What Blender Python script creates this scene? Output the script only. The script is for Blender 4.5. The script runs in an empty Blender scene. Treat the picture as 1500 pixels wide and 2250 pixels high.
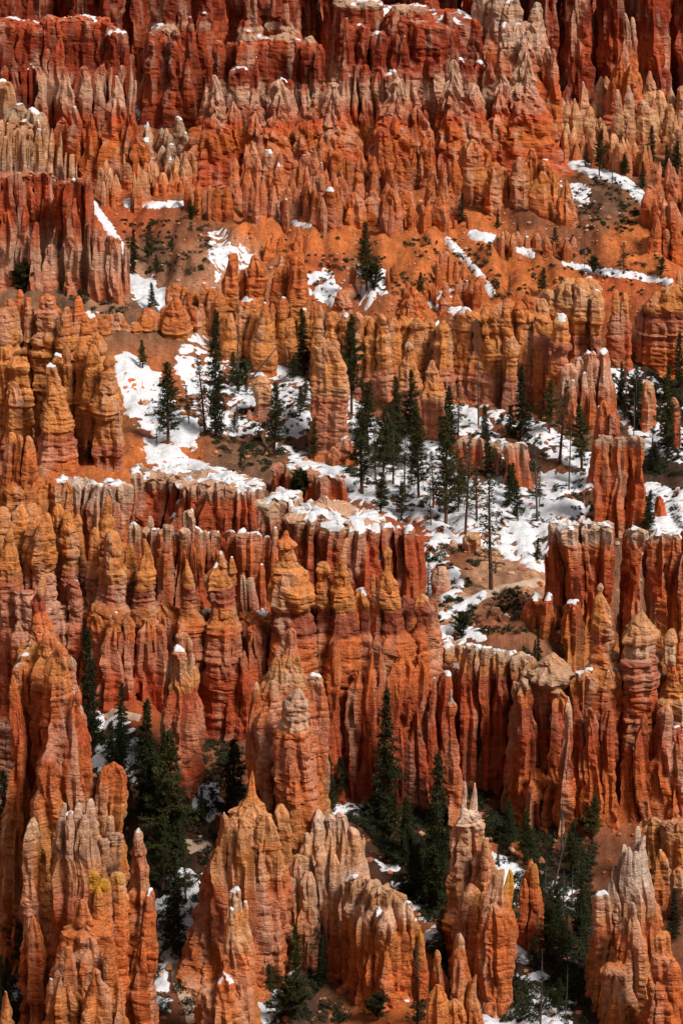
import bpy, math, random, time
import numpy as np
T0 = time.time()
rng = np.random.default_rng(7)
random.seed(7)
scene = bpy.context.scene
col = scene.collection

# ------------------------------------------------------------------ camera
H = 140.0                      # camera height above the ravine floor
PITCH = math.radians(17.0)     # looking down
FPX = 6380.0                   # focal length in photograph pixels (1500 x 2250)
cam_d = bpy.data.cameras.new('camera')
cam = bpy.data.objects.new('camera', cam_d); col.objects.link(cam)
cam.location = (0, 0, H)
cam.rotation_euler = (math.pi / 2 - PITCH, 0, 0)
cam_d.sensor_fit = 'VERTICAL'
cam_d.sensor_height = 36.0
cam_d.lens = FPX / 2250 * 36.0
cam_d.clip_start = 1.0
cam_d.clip_end = 9000
scene.camera = cam

# ------------------------------------------------------------------ sky, sun, exposure
SUN_EL, SUN_AZ = math.radians(50), math.radians(128)     # azimuth clockwise from +Y (north)
world = bpy.data.worlds.new('World'); scene.world = world; world.use_nodes = True
nt = world.node_tree; nt.nodes.clear()
sky = nt.nodes.new('ShaderNodeTexSky'); sky.sky_type = 'NISHITA'; sky.sun_disc = False
sky.sun_elevation = SUN_EL; sky.sun_rotation = SUN_AZ
sky.air_density = 1.0; sky.dust_density = 4.0; sky.ozone_density = 0.6; sky.altitude = 2400
hs = nt.nodes.new('ShaderNodeHueSaturation'); hs.inputs['Saturation'].default_value = 0.12
bg = nt.nodes.new('ShaderNodeBackground'); bg.inputs['Strength'].default_value = 0.05
wo = nt.nodes.new('ShaderNodeOutputWorld')
nt.links.new(sky.outputs[0], hs.inputs['Color']); nt.links.new(hs.outputs[0], bg.inputs['Color']); nt.links.new(bg.outputs[0], wo.inputs['Surface'])
sun_d = bpy.data.lights.new('sun', 'SUN'); sun_d.energy = 1.5; sun_d.angle = math.radians(15); sun_d.color = (1.0, 0.95, 0.88)
sun = bpy.data.objects.new('sun', sun_d); col.objects.link(sun)
sun.rotation_euler = (math.pi / 2 - SUN_EL, 0, math.pi - SUN_AZ)
sun.location = (40, -40, 300)
scene.view_settings.view_transform = 'Standard'
scene.view_settings.look = 'None'
scene.view_settings.exposure = 1.36
scene.view_settings.gamma = 1.0
scene.render.engine = 'CYCLES'
scene.cycles.max_bounces = 5
scene.cycles.diffuse_bounces = 1

# ------------------------------------------------------------------ helpers
CP, SP = math.cos(PITCH), math.sin(PITCH)
def ray(px, py):
    u = (np.asarray(px, float) - 750) / FPX; v = (1125 - np.asarray(py, float)) / FPX
    return u, CP + v * SP, -SP + v * CP
def at(px, py, Y):
    """photograph pixel + distance north of the camera -> world point, and metres per pixel there"""
    dx, dy, dz = ray(px, py); t = Y / dy
    return t * dx, H + t * dz, t / FPX
def project(X, Y, Z):
    q = np.asarray(Z) - H
    d = Y * CP - q * SP; v = Y * SP + q * CP
    return 750 + FPX * X / d, 1125 - FPX * v / d

TAB = rng.random((64, 64, 64)).astype(np.float32).ravel()
def vn(x, y, z):
    x = np.asarray(x, np.float32); y = np.asarray(y, np.float32); z = np.asarray(z, np.float32)
    x, y, z = np.broadcast_arrays(x, y, z)
    fx = np.floor(x); fy = np.floor(y); fz = np.floor(z)
    ix = fx.astype(np.int32) & 63; iy = fy.astype(np.int32) & 63; iz = fz.astype(np.int32) & 63
    tx = x - fx; ty = y - fy; tz = z - fz
    tx = tx * tx * (3 - 2 * tx); ty = ty * ty * (3 - 2 * ty); tz = tz * tz * (3 - 2 * tz)
    jx = (ix + 1) & 63; jy = (iy + 1) & 63; jz = (iz + 1) & 63
    a = ix << 12; b = jx << 12; c = iy << 6; d = jy << 6
    g = lambda i: TAB[i]
    c00 = g(a + c + iz) * (1 - tx) + g(b + c + iz) * tx
    c10 = g(a + d + iz) * (1 - tx) + g(b + d + iz) * tx
    c01 = g(a + c + jz) * (1 - tx) + g(b + c + jz) * tx
    c11 = g(a + d + jz) * (1 - tx) + g(b + d + jz) * tx
    c0 = c00 * (1 - ty) + c10 * ty; c1 = c01 * (1 - ty) + c11 * ty
    return c0 * (1 - tz) + c1 * tz
JIT = rng.random((32768, 3)).astype(np.float32)
def worley(x, y, z):
    """distance to the nearest and second nearest jittered cell point"""
    x = np.asarray(x, np.float32); y = np.asarray(y, np.float32); z = np.asarray(z, np.float32)
    fx = np.floor(x).astype(np.int32); fy = np.floor(y).astype(np.int32); fz = np.floor(z).astype(np.int32)
    d1 = np.full(x.shape, 9.0, np.float32); d2 = d1.copy()
    for i in (-1, 0, 1):
        for j in (-1, 0, 1):
            for k in (-1, 0, 1):
                a = fx + i; b = fy + j; c = fz + k
                h = ((a * 73856093) ^ (b * 19349663) ^ (c * 83492791)) & 32767
                q = JIT[h]
                d = (a + q[..., 0] - x) ** 2 + (b + q[..., 1] - y) ** 2 + (c + q[..., 2] - z) ** 2
                m = d < d1
                d2 = np.where(m, d1, np.minimum(d2, d)); d1 = np.where(m, d, d1)
    return np.sqrt(d1), np.sqrt(d2)
def fbm(x, y, z, o=3):
    s = 0; a = 0.5; n = 0
    for i in range(o):
        s = s + a * vn(x + 7.3 * i, y + 3.1 * i, z + 5.7 * i); n += a; a *= 0.5; x = x * 2.03; y = y * 2.03; z = z * 2.03
    return s / n

def mesh_obj(name, V, F, mat, parent=None, loc=(0, 0, 0), colors=None, smooth=True):
    """V (n,3) in world space, F (m,3|4) -> one mesh object whose origin is loc"""
    V = np.asarray(V, np.float32) - np.asarray(loc, np.float32)
    F = np.asarray(F, np.int32)
    me = bpy.data.meshes.new(name)
    k = F.shape[1]
    me.vertices.add(len(V)); me.vertices.foreach_set('co', V.ravel())
    me.loops.add(F.size); me.loops.foreach_set('vertex_index', F.ravel())
    me.polygons.add(len(F)); me.polygons.foreach_set('loop_start', np.arange(0, F.size, k, dtype=np.int32))
    me.polygons.foreach_set('loop_total', np.full(len(F), k, np.int32))
    me.update(calc_edges=True)
    if colors is not None:
        at_ = me.color_attributes.new('Col', 'FLOAT_COLOR', 'POINT')
        c4 = np.ones((len(V), 4), np.float32); c4[:, :3] = colors
        at_.data.foreach_set('color', c4.ravel())
    me.polygons.foreach_set('use_smooth', np.full(len(F), smooth))
    me.validate()
    if mat: me.materials.append(mat)
    o = bpy.data.objects.new(name, me); col.objects.link(o)
    o.parent = parent
    p = parent.location if parent else (0, 0, 0)
    if parent and parent.parent: p = tuple(a + b for a, b in zip(parent.location, parent.parent.location))
    o.location = tuple(a - b for a, b in zip(loc, p))
    return o
def empty(name, loc, label, cat, group=None):
    o = bpy.data.objects.new(name, None); col.objects.link(o); o.location = loc
    o.empty_display_size = 1.0
    o['label'] = label; o['category'] = cat
    if group: o['group'] = group
    return o

# ------------------------------------------------------------------ materials
def nodes_of(name):
    m = bpy.data.materials.new(name); m.use_nodes = True
    n = m.node_tree; b = n.nodes['Principled BSDF']
    b.inputs['Roughness'].default_value = 0.92
    b.inputs['Specular IOR Level'].default_value = 0.15
    return m, n, b
def noise_node(n, scale, vec=None, detail=4, mapscale=None, rough=0.6):
    t = n.nodes.new('ShaderNodeTexNoise'); t.inputs['Scale'].default_value = scale
    t.inputs['Detail'].default_value = detail; t.inputs['Roughness'].default_value = rough
    g = n.nodes.new('ShaderNodeNewGeometry')
    if mapscale:
        mp = n.nodes.new('ShaderNodeMapping'); mp.inputs['Scale'].default_value = mapscale
        n.links.new(g.outputs['Position'], mp.inputs['Vector']); n.links.new(mp.outputs[0], t.inputs['Vector'])
    else:
        n.links.new(g.outputs['Position'], t.inputs['Vector'])
    return t
def maprange(n, sock, a, b, c, d):
    r = n.nodes.new('ShaderNodeMapRange'); n.links.new(sock, r.inputs[0])
    for i, v in enumerate((a, b, c, d)): r.inputs[i + 1].default_value = v
    return r.outputs[0]
def mult(n, a, b, op='MULTIPLY'):
    m = n.nodes.new('ShaderNodeMath'); m.operation = op
    for i, s in enumerate((a, b)):
        if isinstance(s, (int, float)): m.inputs[i].default_value = s
        else: n.links.new(s, m.inputs[i])
    return m.outputs[0]
def scale_col(n, c, f):
    v = n.nodes.new('ShaderNodeVectorMath'); v.operation = 'SCALE'
    n.links.new(c, v.inputs[0]); n.links.new(f, v.inputs['Scale'])
    return v.outputs[0]

def make_rock():
    m, n, b = nodes_of('hoodoo_limestone')
    a = n.nodes.new('ShaderNodeAttribute'); a.attribute_name = 'Col'
    strata = noise_node(n, 1.0, mapscale=(0.12, 0.12, 2.6), detail=3)
    streak = noise_node(n, 1.0, mapscale=(1.6, 1.6, 0.10), detail=4)
    grain = noise_node(n, 3.4, detail=6, rough=0.7)
    f1 = maprange(n, strata.outputs[0], 0.3, 0.7, 0.86, 1.12)
    f2 = maprange(n, streak.outputs[0], 0.3, 0.7, 0.76, 1.22)
    f3 = maprange(n, grain.outputs[0], 0.3, 0.72, 0.62, 1.32)
    f = mult(n, mult(n, f1, f2), f3)
    c = scale_col(n, a.outputs['Color'], f)
    # pale mineral wash running down some faces
    wash = noise_node(n, 1.0, mapscale=(0.55, 0.55, 0.07), detail=3)
    w = maprange(n, wash.outputs[0], 0.56, 0.74, 0.0, 0.55)
    mx = n.nodes.new('ShaderNodeMix'); mx.data_type = 'RGBA'
    n.links.new(w, mx.inputs['Factor']); n.links.new(c, mx.inputs['A']); mx.inputs['B'].default_value = (0.68, 0.40, 0.27, 1)
    n.links.new(mx.outputs['Result'], b.inputs['Base Color'])
    h = mult(n, mult(n, mult(n, strata.outputs[0], 0.30), mult(n, streak.outputs[0], 0.40), 'ADD'), mult(n, grain.outputs[0], 0.85), 'ADD')
    bed = noise_node(n, 1.0, mapscale=(0.10, 0.10, 0.95), detail=2)
    ab = n.nodes.new('ShaderNodeMath'); ab.operation = 'ABSOLUTE'; n.links.new(mult(n, bed.outputs[0], 0.5, 'SUBTRACT'), ab.inputs[0])
    line = maprange(n, ab.outputs[0], 0.0, 0.022, 0.0, 1.0)
    vor = n.nodes.new('ShaderNodeTexVoronoi'); vor.feature = 'DISTANCE_TO_EDGE'; vor.inputs['Scale'].default_value = 1.0
    gg = n.nodes.new('ShaderNodeNewGeometry'); mv = n.nodes.new('ShaderNodeMapping'); mv.inputs['Scale'].default_value = (1.1, 1.1, 0.45)
    n.links.new(gg.outputs['Position'], mv.inputs['Vector']); n.links.new(mv.outputs[0], vor.inputs['Vector'])
    joint = maprange(n, vor.outputs['Distance'], 0.0, 0.09, 0.0, 1.0)
    h = mult(n, h, mult(n, mult(n, line, 0.20), mult(n, joint, 0.05), 'ADD'), 'ADD')
    bp = n.nodes.new('ShaderNodeBump'); bp.inputs['Strength'].default_value = 0.8; bp.inputs['Distance'].default_value = 0.5
    n.links.new(h, bp.inputs['Height']); n.links.new(bp.outputs[0], b.inputs['Normal'])
    return m
ROCK = make_rock()
def make_ground():
    m, n, b = nodes_of('talus_soil')
    a = n.nodes.new('ShaderNodeAttribute'); a.attribute_name = 'Col'
    g1 = noise_node(n, 1.7, detail=6, rough=0.75)
    g2 = noise_node(n, 0.25, detail=4)
    peb = n.nodes.new('ShaderNodeTexVoronoi'); peb.inputs['Scale'].default_value = 1.3
    g = n.nodes.new('ShaderNodeNewGeometry'); n.links.new(g.outputs['Position'], peb.inputs['Vector'])
    f = mult(n, maprange(n, g1.outputs[0], 0.3, 0.7, 0.6, 1.35), maprange(n, g2.outputs[0], 0.3, 0.7, 0.8, 1.2))
    f = mult(n, f, maprange(n, noise_node(n, 1.0, mapscale=(0.9, 0.16, 0.3), detail=5).outputs[0], 0.3, 0.7, 0.62, 1.3))
    c = scale_col(n, a.outputs['Color'], f)
    pm = maprange(n, peb.outputs['Distance'], 0.10, 0.16, 0.75, 0.0)
    gate = maprange(n, noise_node(n, 0.4, detail=3).outputs[0], 0.52, 0.6, 0.0, 1.0)
    mx = n.nodes.new('ShaderNodeMix'); mx.data_type = 'RGBA'
    n.links.new(mult(n, pm, gate), mx.inputs['Factor']); n.links.new(c, mx.inputs['A']); mx.inputs['B'].default_value = (0.5, 0.33, 0.22, 1)
    n.links.new(mx.outputs['Result'], b.inputs['Base Color'])
    bp = n.nodes.new('ShaderNodeBump'); bp.inputs['Strength'].default_value = 0.8; bp.inputs['Distance'].default_value = 0.4
    n.links.new(g1.outputs[0], bp.inputs['Height']); n.links.new(bp.outputs[0], b.inputs['Normal'])
    return m
GROUND = make_ground()
def make_snow():
    m, n, b = nodes_of('old_snow')
    t = noise_node(n, 1.1, detail=5)
    r = n.nodes.new('ShaderNodeValToRGB'); n.links.new(t.outputs[0], r.inputs[0])
    r.color_ramp.elements[0].position = 0.3; r.color_ramp.elements[0].color = (0.60, 0.61, 0.65, 1)
    r.color_ramp.elements[1].position = 0.6; r.color_ramp.elements[1].color = (0.78, 0.78, 0.80, 1)
    d = noise_node(n, 2.4, detail=6, rough=0.75); dm = maprange(n, d.outputs[0], 0.54, 0.72, 0.0, 0.55)
    mx = n.nodes.new('ShaderNodeMix'); mx.data_type = 'RGBA'; n.links.new(dm, mx.inputs['Factor']); n.links.new(r.outputs[0], mx.inputs['A']); mx.inputs['B'].default_value = (0.36, 0.24, 0.17, 1)
    n.links.new(mx.outputs['Result'], b.inputs['Base Color'])
    bp = n.nodes.new('ShaderNodeBump'); bp.inputs['Strength'].default_value = 0.7; bp.inputs['Distance'].default_value = 0.3
    n.links.new(t.outputs[0], bp.inputs['Height']); n.links.new(bp.outputs[0], b.inputs['Normal'])
    b.inputs['Roughness'].default_value = 0.7
    return m
SNOW = make_snow()
def simple(name, c1, c2, scale=3.0, mapscale=None, rough=0.9, vary=False):
    m, n, b = nodes_of(name)
    t = noise_node(n, scale if not mapscale else 1.0, detail=4, mapscale=mapscale)
    r = n.nodes.new('ShaderNodeValToRGB'); n.links.new(t.outputs[0], r.inputs[0])
    r.color_ramp.elements[0].position = 0.32; r.color_ramp.elements[0].color = (*c1, 1)
    r.color_ramp.elements[1].position = 0.68; r.color_ramp.elements[1].color = (*c2, 1)
    src = r.outputs[0]
    if vary:
        oi = n.nodes.new('ShaderNodeObjectInfo'); hv = n.nodes.new('ShaderNodeHueSaturation'); n.links.new(src, hv.inputs['Color'])
        n.links.new(maprange(n, oi.outputs['Random'], 0, 1, 0.46, 0.52), hv.inputs['Hue']); n.links.new(maprange(n, oi.outputs['Random'], 0, 1, 1.35, 0.75), hv.inputs['Value']); src = hv.outputs[0]
    n.links.new(src, b.inputs['Base Color']); b.inputs['Roughness'].default_value = rough
    return m
NEEDLE = [simple('pine_needles', (0.022, 0.028, 0.009), (0.058, 0.062, 0.018), 0.8, vary=True),
          simple('fir_needles', (0.016, 0.024, 0.009), (0.038, 0.046, 0.016), 0.8, vary=True),
          simple('sparse_needles', (0.045, 0.046, 0.022), (0.085, 0.078, 0.036), 0.8, vary=True)]
BARK = simple('pine_bark', (0.06, 0.035, 0.022), (0.16, 0.085, 0.05), mapscale=(5, 5, 0.8))
DEADWOOD = simple('weathered_deadwood', (0.05, 0.042, 0.036), (0.16, 0.13, 0.11), mapscale=(5, 5, 0.8))
LOGWOOD = simple('bleached_log', (0.20, 0.14, 0.10), (0.38, 0.28, 0.20), mapscale=(3, 3, 1.2))
SCRUB = simple('manzanita_leaves', (0.014, 0.018, 0.009), (0.045, 0.045, 0.020), 1.2)
PATH = simple('trodden_trail', (0.42, 0.27, 0.18), (0.58, 0.42, 0.31), 0.8)

# rock colours (linear reflectance)
ORA = (0.69, 0.180, 0.052); RED = (0.58, 0.114, 0.041); DEEP = (0.34, 0.056, 0.022); DARK = (0.20, 0.035, 0.015)
OCH = (0.72, 0.270, 0.080); TAN = (0.73, 0.355, 0.165); PALE = (0.78, 0.46, 0.31); PINK = (0.66, 0.240, 0.130)
PUR = (0.47, 0.125, 0.066); CAP = (0.66, 0.42, 0.27); YEL = (0.74, 0.36, 0.045); BRI = (0.67, 0.180, 0.044); WHI = (0.80, 0.57, 0.43)

# ------------------------------------------------------------------ terrain
G = []   # (x, y, z)
def gp(px, py, Y):
    x, z, _ = at(px, py, Y); G.append((float(x), Y, float(z)))
def gz(px, Y, z):
    x, _, _ = at(px, 1125, Y); G.append((float(x), Y, z))
for px in (-250, 0, 250, 500, 750, 1000, 1250, 1500, 1750):           # ravine in front
    for Y, z in ((255, -7), (280, -5), (303, -4), (322, -2.5)):
        if not (Y == 322 and px in (250, 500)): gz(px, Y, z + 1.2 * math.sin(px * 0.011 + Y * 0.05))
    if px not in (250,): gz(px, 336, 1.5)
for p in ((200, 1545, 335), (270, 1532, 335), (340, 1545, 335), (260, 1640, 324), (340, 1660, 322), (480, 1612, 331), (540, 1575, 335), (410, 1700, 321), (450, 1800, 313), (400, 1840, 312)): gp(*p)
for px in (-200, 30, 200, 350, 500, 650, 800, 900):                    # bench behind the hoodoo rows
    gz(px, 349, 9); gz(px, 366, 15)
for px in (940, 1000, 1060, 1120, 1180): gz(px, 348, 17.0); gz(px, 340, 0.8); gz(px, 333, -0.5)
for px in (1230, 1300, 1400, 1500, 1700): gz(px, 345, 8); gz(px, 362, 15)
gp(960, 1375, 352); gp(1010, 1335, 357); gp(1090, 1300, 363); gp(1190, 1278, 366); gp(1100, 1380, 352); gp(1150, 1330, 356)
gp(950, 1300, 362); gp(1000, 1240, 371); gp(1100, 1240, 373); gp(1180, 1230, 376)
for p in ((930, 1200, 381), (1050, 1150, 388), (1180, 1150, 388), (1300, 1170, 384), (1480, 1160, 386), (1650, 1150, 388),
          (800, 1085, 402), (900, 1120, 394), (1000, 1060, 406), (1150, 1070, 404), (1280, 1060, 405), (1450, 1050, 406),
          (690, 1030, 411), (720, 1010, 421), (600, 1010, 412), (500, 1045, 402), (400, 1010, 406), (330, 985, 411), (260, 1010, 405), (120, 1060, 398), (0, 1060, 396), (-150, 1060, 396),
          (450, 955, 420), (560, 955, 424), (650, 930, 428), (830, 960, 428), (1000, 990, 419), (1100, 950, 428), (1250, 1000, 414), (1250, 920, 431), (1400, 930, 432), (1480, 980, 420),
          (280, 790, 440), (340, 850, 434), (300, 900, 426), (420, 850, 438), (420, 760, 448), (500, 830, 444), (650, 830, 446), (780, 860, 442), (900, 900, 436), (1000, 860, 440), (1050, 890, 436),
          (1150, 910, 432), (1340, 830, 444), (1450, 850, 444), (1360, 800, 448), (1600, 850, 444),
          (250, 960, 414), (200, 1000, 408), (60, 900, 425), (-100, 900, 425),
          (150, 720, 448), (40, 740, 446), (300, 700, 459), (440, 690, 461), (560, 690, 463), (700, 700, 465), (800, 700, 465), (900, 720, 461), (1050, 700, 464), (1180, 690, 466), (1350, 690, 465), (1500, 690, 464), (1650, 690, 464), (-150, 700, 462),
          (350, 660, 468), (300, 610, 480), (250, 630, 475), (150, 660, 467), (20, 650, 468), (420, 600, 481), (500, 620, 478), (600, 600, 483), (700, 630, 478), (760, 640, 475), (850, 650, 474), (820, 600, 481), (920, 620, 479), (980, 560, 489),
          (1080, 640, 476), (1150, 600, 483), (1050, 560, 490), (1260, 640, 474), (1380, 640, 474), (1480, 635, 474),
          (300, 520, 494), (330, 460, 508), (420, 475, 504), (460, 530, 494), (560, 510, 498), (620, 490, 504), (700, 500, 502), (760, 540, 495), (860, 540, 495), (950, 510, 501), (1040, 520, 499), (1100, 535, 495),
          (1200, 570, 488), (1320, 598, 482), (1460, 622, 477), (1600, 640, 473), (1250, 520, 499), (1350, 520, 500), (1400, 560, 491), (1480, 540, 496),
          (1050, 470, 510), (1150, 490, 506), (1280, 450, 516), (1380, 440, 518), (1430, 460, 513), (1340, 390, 530), (1230, 345, 545), (1160, 300, 558), (1100, 330, 550), (1010, 420, 522), (1040, 300, 558), (980, 340, 548),
          (150, 440, 512), (0, 450, 512), (-150, 450, 512), (280, 420, 520), (380, 400, 526), (340, 320, 556), (450, 370, 538), (560, 380, 534), (700, 400, 528), (800, 420, 522), (900, 430, 520), (820, 330, 552), (650, 350, 545), (900, 330, 552),
          (1450, 370, 534), (1500, 440, 516), (1620, 430, 518), (1300, 280, 568), (1400, 260, 575), (1500, 260, 575), (1600, 260, 575), (1250, 250, 580),
          (100, 400, 540), (0, 380, 545), (200, 400, 535), (320, 220, 590)):
    gp(*p)
for px in (-250, 0, 250, 500, 750, 1000, 1250, 1500, 1750): gz(px, 606, 46); gz(px, 630, 52)
G = np.array(G)
def rbf_fit(P):
    xy = P[:, :2] / 100
    D = np.sqrt(((xy[:, None] - xy[None]) ** 2).sum(-1) + 4e-4)
    n = len(P); A = np.zeros((n + 3, n + 3)); A[:n, :n] = D + np.eye(n) * -0.01
    A[:n, n] = 1; A[:n, n + 1:] = xy; A[n, :n] = 1; A[n + 1:, :n] = xy.T
    return np.linalg.solve(A, np.concatenate([P[:, 2], np.zeros(3)]))
WRBF = rbf_fit(G)
XMIN, XMAX, YMIN, YMAX = -82.0, 82.0, 256.0, 630.0
def base_h(X, Y):
    X = np.asarray(X, float); Y = np.asarray(Y, float)
    sh = X.shape; x = np.clip(X.ravel(), XMIN, XMAX) / 100; y = np.clip(Y.ravel(), YMIN, YMAX) / 100
    out = np.empty(len(x)); gx = G[:, 0] / 100; gy = G[:, 1] / 100; n = len(G)
    for i in range(0, len(x), 20000):
        s = slice(i, i + 20000)
        D = np.sqrt((x[s, None] - gx) ** 2 + (y[s, None] - gy) ** 2 + 4e-4)
        out[s] = D @ WRBF[:n] + WRBF[n] + WRBF[n + 1] * x[s] + WRBF[n + 2] * y[s]
    out = out.reshape(sh)
    return np.maximum(out, 138 - 1.1 * Y) if Y.min() < 200 else out
STEP = 0.7
gx = np.concatenate([np.array([-2500, -1200, -600, -320, -200, -140, -110.]), np.arange(-92, 92.01, STEP), np.array([110, 140, 200, 320, 600, 1200, 2500.])])
gy = np.concatenate([np.array([-1500, -600, -200, -60, 0, 20, 40, 60, 80, 100, 120, 140, 170, 200, 225, 240.]), np.arange(250, 640, STEP), np.array([650, 670, 690, 700, 710, 760, 900, 1300, 2200, 5000.])])
GX, GY = np.meshgrid(gx, gy)
GZ = base_h(GX, GY)
rill = np.abs(fbm(GX * 0.16, GY * 0.05, 0 * GX, 3) - 0.5) * 2
GZ = GZ + (fbm(GX * 0.09, GY * 0.09, 0 * GX + 3, 4) - 0.5) * 3.4 - (1 - rill) ** 3 * 1.3 + (fbm(GX * 0.7, GY * 0.7, 0 * GX + 9, 3) - 0.5) * 0.8
fall = np.abs(fbm(GX * 0.30 + 0.6 * vn(GX * .05, GY * .05, GX * 0), GY * 0.055, 0 * GX + 19, 3) - 0.5) * 2
GZ = GZ + (np.clip(fall * 2.2, 0, 1) - 0.6) * 1.1 * np.clip((GY - 440) / 30, 0.35, 1)
def ridge(pts, amp, wid):
    global GZ
    d = np.full(GX.shape, 1e9)
    W = []
    for px, Y in pts: W.append((float(at(px, 1125, Y)[0]), Y))
    for (x1, y1), (x2, y2) in zip(W[:-1], W[1:]):
        t = np.clip(((GX - x1) * (x2 - x1) + (GY - y1) * (y2 - y1)) / ((x2 - x1) ** 2 + (y2 - y1) ** 2), 0, 1)
        d = np.minimum(d, np.hypot(GX - x1 - t * (x2 - x1), GY - y1 - t * (y2 - y1)))
    wv = wid * (0.7 + 0.6 * vn(GX * 0.2, GY * 0.2, GX * 0))
    GZ = GZ + amp * np.clip(1 - d / wv, 0, 1) ** 1.15
for pts, a, w in (([(850, 503), (845, 488), (815, 474)], 3.2, 6), ([(1040, 501), (1060, 485), (1085, 474)], 3.0, 6), ([(560, 502), (500, 489), (470, 478)], 2.6, 6), ([(950, 504), (940, 490), (905, 474)], 3.0, 6), ([(700, 506), (690, 494), (660, 484)], 2.6, 6),
                  ([(1150, 508), (1190, 488), (1230, 474)], 2.4, 7), ([(1330, 520), (1290, 500), (1330, 480)], 2.4, 7), ([(1400, 505), (1420, 485)], 2.4, 6), ([(380, 508), (420, 490), (400, 474)], 2.4, 6), ([(760, 500), (750, 488)], 2.0, 4)):
    ridge(pts, a, w)
# plateau behind the back wall
pl = np.clip((GY - 690) / 20, 0, 1); GZ = GZ * (1 - pl) + pl * (108 + 0.004 * (GY - 690))
def terr(X, Y):
    X = np.atleast_1d(np.asarray(X, float)); Y = np.atleast_1d(np.asarray(Y, float))
    i = np.clip(np.searchsorted(gx, X) - 1, 0, len(gx) - 2); j = np.clip(np.searchsorted(gy, Y) - 1, 0, len(gy) - 2)
    u = np.clip((X - gx[i]) / (gx[i + 1] - gx[i]), 0, 1); v = np.clip((Y - gy[j]) / (gy[j + 1] - gy[j]), 0, 1)
    return (GZ[j, i] * (1 - u) + GZ[j, i + 1] * u) * (1 - v) + (GZ[j + 1, i] * (1 - u) + GZ[j + 1, i + 1] * u) * v
YS = np.arange(258, 628, 0.4)
def ground_at(px, py, ymin=258):
    ys = YS[YS >= ymin]
    X, Z, _ = at(px, py, ys)
    d = Z - terr(X, ys)
    k = np.argmax(d < 0)
    if d[k] >= 0: k = len(ys) - 1
    y = ys[k]; x, _, s = at(px, py, y)
    return float(x), float(y), float(terr(x, y)[0]), float(s)

def in_poly(px, py, poly):
    """signed pixel distance, positive inside"""
    P = np.array(poly, float); inside = np.zeros(px.shape, bool); dmin = np.full(px.shape, 1e9)
    for (x1, y1), (x2, y2) in zip(P, np.roll(P, -1, 0)):
        cond = ((y1 > py) != (y2 > py)) & (px < (x2 - x1) * (py - y1) / (y2 - y1 + 1e-9) + x1)
        inside ^= cond
        t = np.clip(((px - x1) * (x2 - x1) + (py - y1) * (y2 - y1)) / ((x2 - x1) ** 2 + (y2 - y1) ** 2 + 1e-9), 0, 1)
        dmin = np.minimum(dmin, np.hypot(px - x1 - t * (x2 - x1), py - y1 - t * (y2 - y1)))
    return np.where(inside, dmin, -dmin)
def strip_d(px, py, pts, w):
    d = np.full(px.shape, 1e9)
    for (x1, y1), (x2, y2) in zip(pts[:-1], pts[1:]):
        t = np.clip(((px - x1) * (x2 - x1) + (py - y1) * (y2 - y1)) / ((x2 - x1) ** 2 + (y2 - y1) ** 2 + 1e-9), 0, 1)
        d = np.minimum(d, np.hypot(px - x1 - t * (x2 - x1), py - y1 - t * (y2 - y1)))
    return w - d

# soil colours by place; DSO is dark soil with gully shade put into the colour
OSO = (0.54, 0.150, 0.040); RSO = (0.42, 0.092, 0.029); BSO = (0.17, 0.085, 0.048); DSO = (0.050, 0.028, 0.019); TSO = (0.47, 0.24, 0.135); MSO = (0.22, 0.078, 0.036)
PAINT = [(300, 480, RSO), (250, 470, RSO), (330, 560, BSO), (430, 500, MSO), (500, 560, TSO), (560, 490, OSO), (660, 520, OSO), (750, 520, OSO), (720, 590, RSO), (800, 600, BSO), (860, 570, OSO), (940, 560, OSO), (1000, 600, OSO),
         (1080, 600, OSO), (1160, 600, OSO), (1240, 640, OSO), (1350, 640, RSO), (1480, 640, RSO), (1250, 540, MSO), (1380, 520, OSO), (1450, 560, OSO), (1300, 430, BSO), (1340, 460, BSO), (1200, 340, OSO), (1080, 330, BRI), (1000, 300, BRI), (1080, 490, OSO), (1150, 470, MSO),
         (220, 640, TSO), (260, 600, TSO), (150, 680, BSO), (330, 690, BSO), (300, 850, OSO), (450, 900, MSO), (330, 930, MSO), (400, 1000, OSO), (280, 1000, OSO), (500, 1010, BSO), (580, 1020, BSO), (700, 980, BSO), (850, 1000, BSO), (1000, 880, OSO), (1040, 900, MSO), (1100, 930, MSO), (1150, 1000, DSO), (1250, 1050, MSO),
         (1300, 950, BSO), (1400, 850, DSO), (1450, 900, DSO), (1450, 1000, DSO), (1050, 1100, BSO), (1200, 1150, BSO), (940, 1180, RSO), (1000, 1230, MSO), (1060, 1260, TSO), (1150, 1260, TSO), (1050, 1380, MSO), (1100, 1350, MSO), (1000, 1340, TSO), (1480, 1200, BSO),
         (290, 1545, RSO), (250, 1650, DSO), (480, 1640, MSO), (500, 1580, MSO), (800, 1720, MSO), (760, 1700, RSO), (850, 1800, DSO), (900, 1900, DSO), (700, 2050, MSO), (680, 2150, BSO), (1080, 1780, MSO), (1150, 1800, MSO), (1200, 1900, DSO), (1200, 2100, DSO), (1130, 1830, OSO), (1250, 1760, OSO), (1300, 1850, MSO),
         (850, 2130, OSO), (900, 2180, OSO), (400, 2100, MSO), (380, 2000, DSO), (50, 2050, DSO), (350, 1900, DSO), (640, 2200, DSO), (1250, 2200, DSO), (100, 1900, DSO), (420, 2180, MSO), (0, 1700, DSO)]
PP = np.array([(a, b) for a, b, c in PAINT], float); PC = np.array([c for a, b, c in PAINT])
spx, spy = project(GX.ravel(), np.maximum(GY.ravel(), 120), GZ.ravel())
tc = np.empty((len(spx), 3))
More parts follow.
